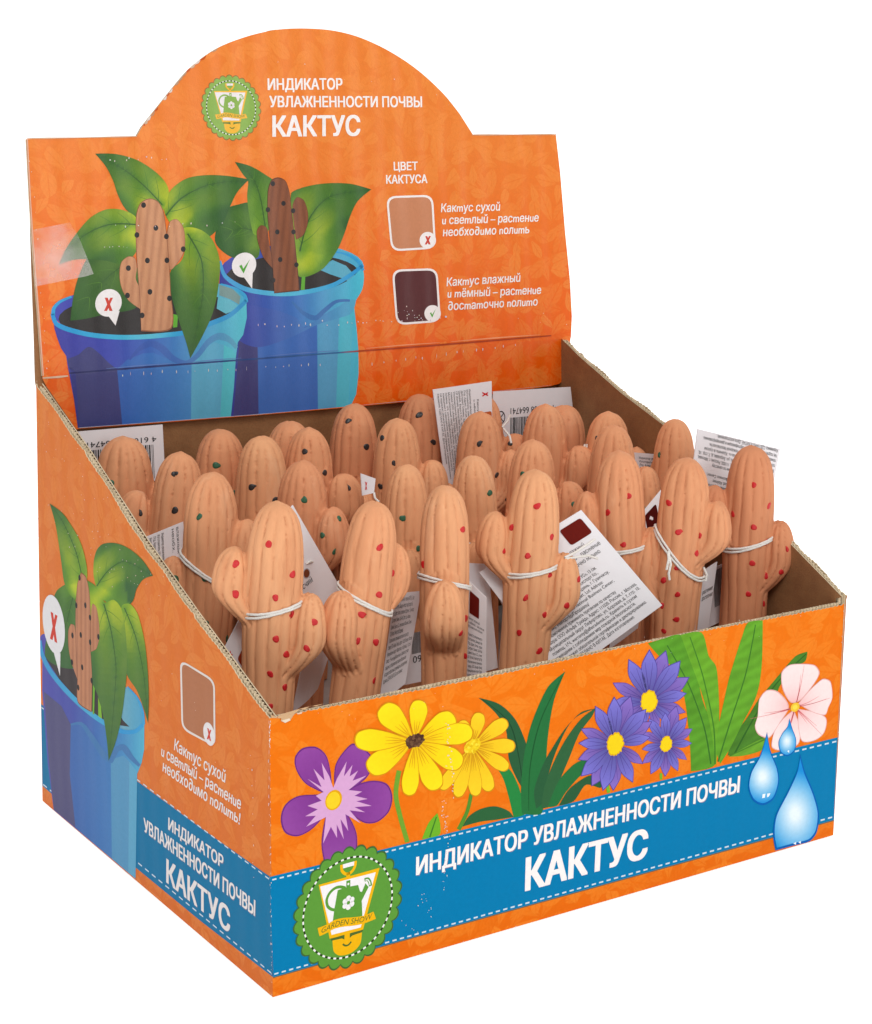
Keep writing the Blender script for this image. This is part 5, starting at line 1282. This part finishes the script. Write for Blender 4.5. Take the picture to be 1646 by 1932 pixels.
# ------------------------------------------------------------------ hang tags
def tube(pts, r, nseg=7):
    P = [Vector(p) for p in pts]; vs, fs = [], []; n = len(P); prev = None
    for i in range(n):
        d = (P[min(i + 1, n - 1)] - P[max(i - 1, 0)]).normalized()
        if prev is None: a = d.orthogonal().normalized()
        else: a = (prev - d * prev.dot(d)).normalized()
        prev = a; b_ = d.cross(a)
        for k in range(nseg):
            an = k * 2 * math.pi / nseg; rr = r * (1 + .12 * math.sin(i * 2.1 + an))
            vs.append((P[i] + a * (rr * math.cos(an)) + b_ * (rr * math.sin(an))) * S)
        if i:
            for k in range(nseg): fs.append(((i - 1) * nseg + k, (i - 1) * nseg + (k + 1) % nseg, i * nseg + (k + 1) % nseg, i * nseg + k))
    return vs, fs


def strands(name, lines, parent, r=.0019):
    vs, fs = [], []
    for L in lines:
        v, f = tube(L, r); b = len(vs); vs += v; fs += [tuple(b + i for i in q) for q in f]
    me = bpy.data.meshes.new(name); me.from_pydata(vs, [], fs)
    for p in me.polygons: p.use_smooth = True
    o = link(name, me, M_STRING, parent); unparent_loc(o); return o


def ring(key, px_l, px_r, bulge=0.0, n=48, gap=.0042, rad=1.0):
    """two strands of string round a cactus; px_l/px_r where the string meets the left/right outline in the photo"""
    c = CACTI[key]; out = []
    L, Rp = at_y(px_l, c['y']), at_y(px_r, c['y'])
    for k, g_ in enumerate((-gap / 2, gap / 2)):
        pts = []
        for i in range(n + 1):
            an = i * 2 * math.pi / n
            d = RH * math.cos(an) + FH * math.sin(an)
            t_ = (math.cos(an) + 1) / 2; zc = L.z + (Rp.z - L.z) * t_ + bulge * max(0, -math.sin(an)) + g_ * (1 + .35 * math.sin(an * 2 + k)) 
            tz = (zc - c['foot'].z) / c['ax'].z; ctr = c['foot'] + c['ax'] * tz
            loc = c['R'].transposed() @ d
            rr = 1 / math.sqrt((loc.x / (AX * c['gf'] * rad + .0022)) ** 2 + (loc.y / (AY * c['gf'] * rad + .0022)) ** 2)
            pts.append(ctr + d * rr)
        out.append(pts)
    return out


TAGS = []


def tag(label, corners, strings=(), texts=(), sw=None, crosses=(), bars=None, hole=None, blank=False, name='hang_tag', symbol=None):
    """corners: (photo x, photo y, depth y) in reading order TL, TR, BR, BL"""
    C = [at_y((x, y), d) for x, y, d in corners]
    base = sum(C, Vector()) / 4
    o = empty(name, base, label, 'hang tag', 'white hang tags tied to the clay cacti')
    u = (C[1] - C[0]); v = (C[0] - C[3]); pn = u.cross(v).normalized()
    th = pn * -.0014
    ncut = 7; vs, fs = [], []
    def bil(s_, t_, off=0.0):
        p = (C[3] * (1 - s_) + C[2] * s_) * (1 - t_) + (C[0] * (1 - s_) + C[1] * s_) * t_
        bend = (0.0 if (texts or sw or bars or crosses or hole) else .003) * math.sin(math.pi * s_) * (1 if len(label) % 2 else -1)
        return p + pn * (off + bend)
    for face in (0, 1):
        for j in range(ncut):
            for i in range(ncut): vs.append(bil(i / (ncut - 1), j / (ncut - 1), -.0014 * face) * S)
    q = lambda f, i, j: f * ncut * ncut + j * ncut + i
    for j in range(ncut - 1):
        for i in range(ncut - 1):
            fs.append((q(0, i, j), q(0, i + 1, j), q(0, i + 1, j + 1), q(0, i, j + 1))); fs.append((q(1, i, j), q(1, i, j + 1), q(1, i + 1, j + 1), q(1, i + 1, j)))
    for i in range(ncut - 1):
        m_ = ncut - 1
        fs += [(q(0, i, 0), q(1, i, 0), q(1, i + 1, 0), q(0, i + 1, 0)), (q(0, i + 1, m_), q(1, i + 1, m_), q(1, i, m_), q(0, i, m_)), (q(0, 0, i + 1), q(1, 0, i + 1), q(1, 0, i), q(0, 0, i)), (q(0, m_, i), q(1, m_, i), q(1, m_, i + 1), q(0, m_, i + 1))]
    me = bpy.data.meshes.new('card'); me.from_pydata(vs, [], fs)
    for p in me.polygons: p.use_smooth = False
    card = link('card', me, M_CARD, o); unparent_loc(card)
    av, af, ac, au = [], [], [], []
    def put(V, F, col, lay=1):
        b = len(av); c_ = lin(col)
        for s_, t_ in V: av.append(bil(s_, t_, .0004 + .00012 * lay) * S); au.append((s_, t_)); ac.append((*c_, 1))
        af.extend([tuple(b + i for i in f) for f in F])
    for (body, s0, s1, t_, h, bold) in texts:
        V, F = glyphs(body, bold); w = V[:, 0].max(); asp = 1.0
        put([(s0 + (s1 - s0) * a / w, t_ + h * b_) for a, b_ in V], F, (46, 44, 46))
    if sw:
        for (s0, t0, s1, t1, col) in sw:
            Q = rrect([(s0, t0), (s1, t0), (s1, t1), (s0, t1)], min(abs(s1 - s0), abs(t1 - t0)) * .16, 5); put(Q, [tuple(range(len(Q)))], col)
    for (cx, cy, ex, ey) in crosses:
        put([(cx - .5 * ex, cy + ey), (cx - .1 * ex, cy + ey), (cx + .6 * ex, cy - ey), (cx + .2 * ex, cy - ey)], [(0, 1, 2, 3)], (206, 40, 36))
        put([(cx + .3 * ex, cy + ey), (cx + .7 * ex, cy + ey), (cx - .35 * ex, cy - ey), (cx - .75 * ex, cy - ey)], [(0, 1, 2, 3)], (206, 40, 36), 2)
    if bars:
        s0, t0, s1, t1 = bars; rg = random.Random(4); x = s0
        while x < s1:
            w = rg.choice((.4, .4, .8, 1.2)) * (s1 - s0) / 60; put([(x, t0), (min(x + w, s1), t0), (min(x + w, s1), t1), (x, t1)], [(0, 1, 2, 3)], (34, 32, 34)); x += w + rg.choice((.5, .8, 1.1)) * (s1 - s0) / 60
    if symbol:
        sx_, sy_c = symbol; rx_, ry_ = .055, .085
        Q = ell((sx_, sy_c), (rx_, 0), (0, ry_), 28) + ell((sx_, sy_c), (rx_ * .84, 0), (0, ry_ * .84), 28)
        put(Q, [(i, (i + 1) % 28, 28 + (i + 1) % 28, 28 + i) for i in range(28)], (60, 58, 60))
        for d_ in (1, -1):
            put([(sx_ - .7 * rx_ - .006, sy_c - .7 * ry_ * d_), (sx_ - .7 * rx_ + .006, sy_c - .7 * ry_ * d_), (sx_ + .7 * rx_ + .006, sy_c + .7 * ry_ * d_), (sx_ + .7 * rx_ - .006, sy_c + .7 * ry_ * d_)], [(0, 1, 2, 3)], (60, 58, 60), 1 + d_ * .3)
    if hole:
        Q = ell(hole[:2], (hole[2], 0), (0, hole[3]), 18); put(Q, [tuple(range(18))], (120, 66, 44)); 
        put(ell(hole[:2], (hole[2] * 1.25, 0), (0, hole[3] * 1.2), 18)[:], [tuple(range(18))], (176, 172, 176), .4)
    if av:
        pm = bpy.data.meshes.new('printing'); pm.from_pydata(av, [], af)
        a = pm.attributes.new('ink', 'FLOAT_COLOR', 'POINT'); a.data.foreach_set('color', np.array(ac, np.float32).ravel())
        ul = pm.uv_layers.new(name='uv')
        for lp in pm.loops: ul.data[lp.index].uv = au[lp.vertex_index]
        pr = link('printing', pm, M_TAGPRINT, card)
    if strings: strands('string', list(strings), o)
    return o


def lines_for(rows, s0, s1, t0, dt, h, bold=0.0):
    return [(r_, s0, s0 + (s1 - s0) * min(1.0, len(r_) / max(len(q) for q in rows) * 1.0), t0 - i * dt, h, bold) for i, r_ in enumerate(rows)]


BODY = ['Индикатор увлажненности почвы «КАКТУС», 13 см.', 'Изготовитель: Шаньдун Импорт энд Експорт Ко.,', 'Лтд. Адрес: Китай, провинция Фуцзянь, г. Гуанчжоу,', 'Дистрикт Сямен, Хай Рай Стрит, Ltd. Address:', 'Цивей, Export Co., International Business Center,', '12F (Китай). Импортёр/Продавец/', 'Уполномоченное принимать претензии по качеству', 'товара: ООО «Альфа Трейд», Адрес: 111020, Россия, г. Москва,', 'Муниципальный округ Лефортово, ул. Боровая, д. 7, стр. 10,', 'помещ. 1/Ч, warranty@alfatrademsk.ru. Хранить в сухом', 'помещении с соблюдением мер пожарной безопасности.', 'Не подлежит обязательной сертификации и декларированию.', 'Керамика. СДЕЛАНО В КИТАЕ. Дата изготовления:']
HEADL = [italic('Кактус влажный'), italic('и тёмный – растение'), italic('достаточно полито')]
dred, lred = (104, 28, 22), (190, 96, 52)

# big tag right of the middle cactus: reading direction runs up to the right
k = CACTI['R4']
tag('large white tag of small print with dark red swatch, tied to middle front cactus',
    [(905, 1080, .22), (1097, 962, .185), (1250, 1142, .105), (1058, 1282, .13)],
    strings=ring('R4', (945, 1089), (1066, 1052)) + [[at_y((1066, 1052), .135), at_y((1085, 1043), .132), at_y((1110, 1026), .13), at_y((1122, 1018), .135)], [at_y((1066, 1055), .135), at_y((1090, 1051), .13), at_y((1110, 1048), .13), at_y((1128, 1054), .128)]],
    texts=[(s_, .52, .52 + .42 * len(s_) / 19, .74 - i * .055, .036, .012) for i, s_ in enumerate(HEADL)] + [(s_, .07, .07 + .88 * min(1, len(s_) / 57), .54 - i * .041, .028, .004) for i, s_ in enumerate(BODY)],
    sw=[(.74, .80, .95, .95, dred)])
tag('blank corner of a white tag poking out under the large printed tag', [(1165, 1085, .20), (1221, 1080, .17), (1204, 1185, .15), (1150, 1225, .17)], strings=ring('R5', (1120, 1045), (1197, 1020)))
# back left barcode tag (upside down)
tag('barcode tag standing upside down in the back left corner', [(312, 905, .672), (140, 925, .672), (140, 815, .672), (307, 801, .672)],
    texts=[('4 610088 864741', .08, .86, .20, .10, .0)], bars=(.12, .34, .86, .95))
# barcode tag at the back right (upside down)
tag('barcode tag standing upside down before the orange header flap, with a crossed-out symbol', [(1092, 870, .668), (925, 890, .668), (931, 739, .668), (1077, 730, .668)],
    texts=[('4 610088 664741', .22, .78, .22, .085, .0)], bars=(.24, .34, .78, .9), symbol=(.90, .33), strings=[[at_y((948, 806), .60), at_y((958, 795), .60), at_y((963, 781), .60)], [at_y((950, 808), .6), at_y((962, 822), .57), at_y((965, 836), .565)]])
# long standing tag with cross and swatch
tag('long tag of dense small print with red cross and orange swatch among back cacti',
    [(928, 719, .60), (931, 905, .59), (842, 921, .59), (817, 735, .60)], texts=[(s_, .05, .05 + .9 * min(1, len(s_) / 57), .60 - i * .045, .030, .004) for i, s_ in enumerate(BODY)] + [(HEADL[0], .16, .5, .73, .035, .01), (HEADL[1], .16, .6, .67, .035, .01)], sw=[(.30, .80, .56, .99, lred)], crosses=[(.12, .88, .035, .05)])
# left tag
tag('white tag with upright small print beside the left slope, tied to the second-row left cactus', [(346, 984, .42), (352, 1092, .40), (262, 1135, .41), (258, 1020, .42)],
    strings=ring('G1', (338, 1052), (425, 1100)), texts=[(s_, .05, .05 + .9 * min(1, len(s_) / 40), .52 - i * .085, .055, .01) for i, s_ in enumerate(['Индикатор увлажненности', 'Изготовитель: Шаньдун', 'Лтд. Адрес: Китай', 'Интернешнл Бизнес', 'Цивей, Сямен', '12F (Китай)'])] + [('влажный', .05, .5, .84, .06, .02), ('необх.', .05, .45, .74, .06, .02)])
# bottom left tag with cross
tag('white tag with a red cross in the front left corner behind the red-dotted cactus', [(452, 1168, .225), (500, 1230, .22), (450, 1330, .205), (410, 1250, .21)], strings=ring('R1', (449, 1166), (567, 1124)) , sw=[(.42, .45, .8, .9, (150, 58, 30))], crosses=[(.2, .32, .1, .09)])
# tag with hole right of the left front cactus
tag('slanting white tag with a punched hole and a string through it', [(545, 962, .25), (553, 953, .25), (660, 1160, .20), (572, 1188, .20)] if False else [(528, 985, .235), (553, 953, .255), (655, 1130, .225), (575, 1195, .21)], strings=[[at_y((578, 1064), .232), at_y((586, 1059), .23), at_y((600, 1063), .25), at_y((612, 1068), .28), at_y((620, 1077), .31)]], texts=[('писчий', .06, .5, .34, .055, .02)], hole=(.42, .44, .085, .035))
tag('lower white tag corner hanging right of the front left cactus', [(585, 1185, .235), (640, 1180, .26), (600, 1300, .235), (552, 1345, .215)])
# shaded tag between second and third front cactus
tag('shaded tag with slanting small print between the second and third front cacti', [(745, 1120, .245), (795, 1115, .235), (765, 1290, .215), (715, 1330, .22)], strings=ring('R2', (643, 1112), (742, 1148), .006), texts=[(s_, .05, .05 + .9 * min(1, len(s_) / 57), .92 - i * .062, .042, .006) for i, s_ in enumerate(BODY)])
tag('folded tag with part of a barcode low between the second and third front cacti', [(755, 1200, .28), (800, 1190, .28), (800, 1285, .26), (752, 1295, .26)], texts=[('09', .55, .9, .40, .14, 0)], bars=(.5, .58, .98, 1.0), strings=ring('G3', (728, 1058), (806, 1076)))
# tags right of the third
tag('narrow tag with dark swatch and small print leaning right of the third front cactus', [(884, 1095, .19), (918, 1128, .165), (917, 1290, .16), (880, 1290, .185)], strings=ring('R3', (791, 1096), (884, 1102), .012), sw=[(.1, .70, .62, .92, dred)], texts=[(s_, .06, .9 * (len(s_) / 19) , .64 - i * .04, .028, .012) for i, s_ in enumerate(HEADL)] + [(s_[:24], .06, .8, .48 - i * .045, .03, .004) for i, s_ in enumerate(BODY)])
tag('plain blank tag standing behind the narrow tag with the dark swatch', [(882, 1062, .245), (921, 1064, .245), (940, 1260, .215), (882, 1275, .215)])
tag('small tag corner with a red cross at the left of the middle front cactus', [(925, 1097, .23), (948, 1080, .22), (985, 1140, .22), (952, 1150, .23)], strings=ring('G4', (862, 1015), (928, 1020)), crosses=[(.6, .66, .14, .14)])
# tiny tag in the middle
tag('tiny tag corner with a red cross in the gap behind the second-row cacti', [(681, 893, .45), (709, 903, .45), (706, 930, .44), (684, 935, .44)], crosses=[(.32, .45, .13, .2)], strings=[[at_y((706, 930), .44), at_y((708, 940), .43), at_y((716, 948), .42)]])
# tag with dark swatch left of the bow
tag('white tag with a near-black red swatch, left of the cactus with the bow', [(1205, 975, .27), (1247, 924, .27), (1262, 990, .25), (1215, 1020, .25)], sw=[(.22, .25, .72, .80, (76, 16, 14))])
tag('grey shaded tag with cut-off print between the two cacti nearest the right wall', [(1190, 853, .44), (1240, 857, .44), (1236, 935, .43), (1200, 925, .43)], texts=[(s_[:14], .3, .95, .85 - i * .09, .06, .01) for i, s_ in enumerate(BODY[:9])], strings=[[at_y((1104, 838), .5), at_y((1100, 858), .5), at_y((1096, 872), .49), at_y((1098, 884), .49)], [at_y((1108, 838), .5), at_y((1106, 856), .5), at_y((1100, 872), .49), at_y((1102, 886), .49)]])
# upside-down tag behind the right end cactus
tag('large tag with upside-down small print rising above the right side wall', [(1446, 985, .235), (1300, 945, .235), (1317, 809, .235), (1473, 847, .235)],
    strings=ring('R7', (1366, 1042), (1464, 1000)), texts=[(s_, .03, .03 + .93 * min(1, len(s_) / 57), .93 - i * .068 - .10, .046, .006) for i, s_ in enumerate(BODY)])
# front of the bow cactus
tag('folded white tag hanging below the bow cactus, seen nearly edge on', [(1323, 1080, .125), (1354, 1060, .16), (1337, 1185, .155), (1310, 1195, .12)], texts=[('растение', .25, .9, .6, .07, .01), ('достаточно', .25, .95, .5, .07, .01)],
    strings=ring('R6', (1240, 1005), (1328, 1073), -.016, gap=.006) + [[at_y((1261, 1040), .105), at_y((1262, 1055), .102), at_y((1258, 1075), .102)], [at_y((1262, 1040), .105), at_y((1266, 1065), .100), at_y((1262, 1082), .100), at_y((1264, 1094), .100)], [at_y((1328, 1070), .118), at_y((1334, 1084), .116), at_y((1332, 1096), .116)]])
tag('barcode tag in shadow between the bow cactus and the right end cactus', [(1330, 1080, .23), (1372, 1060, .23), (1378, 1165, .21), (1335, 1185, .21)], bars=(.35, .3, .95, .95), texts=[('94', .6, .9, .12, .1, 0)])
tag('grey corner of a tag low behind the right end cactus', [(1440, 1095, .23), (1462, 1098, .23), (1470, 1122, .215), (1440, 1135, .215)])

for ch in BOX.children: ch.location = -BOX.location
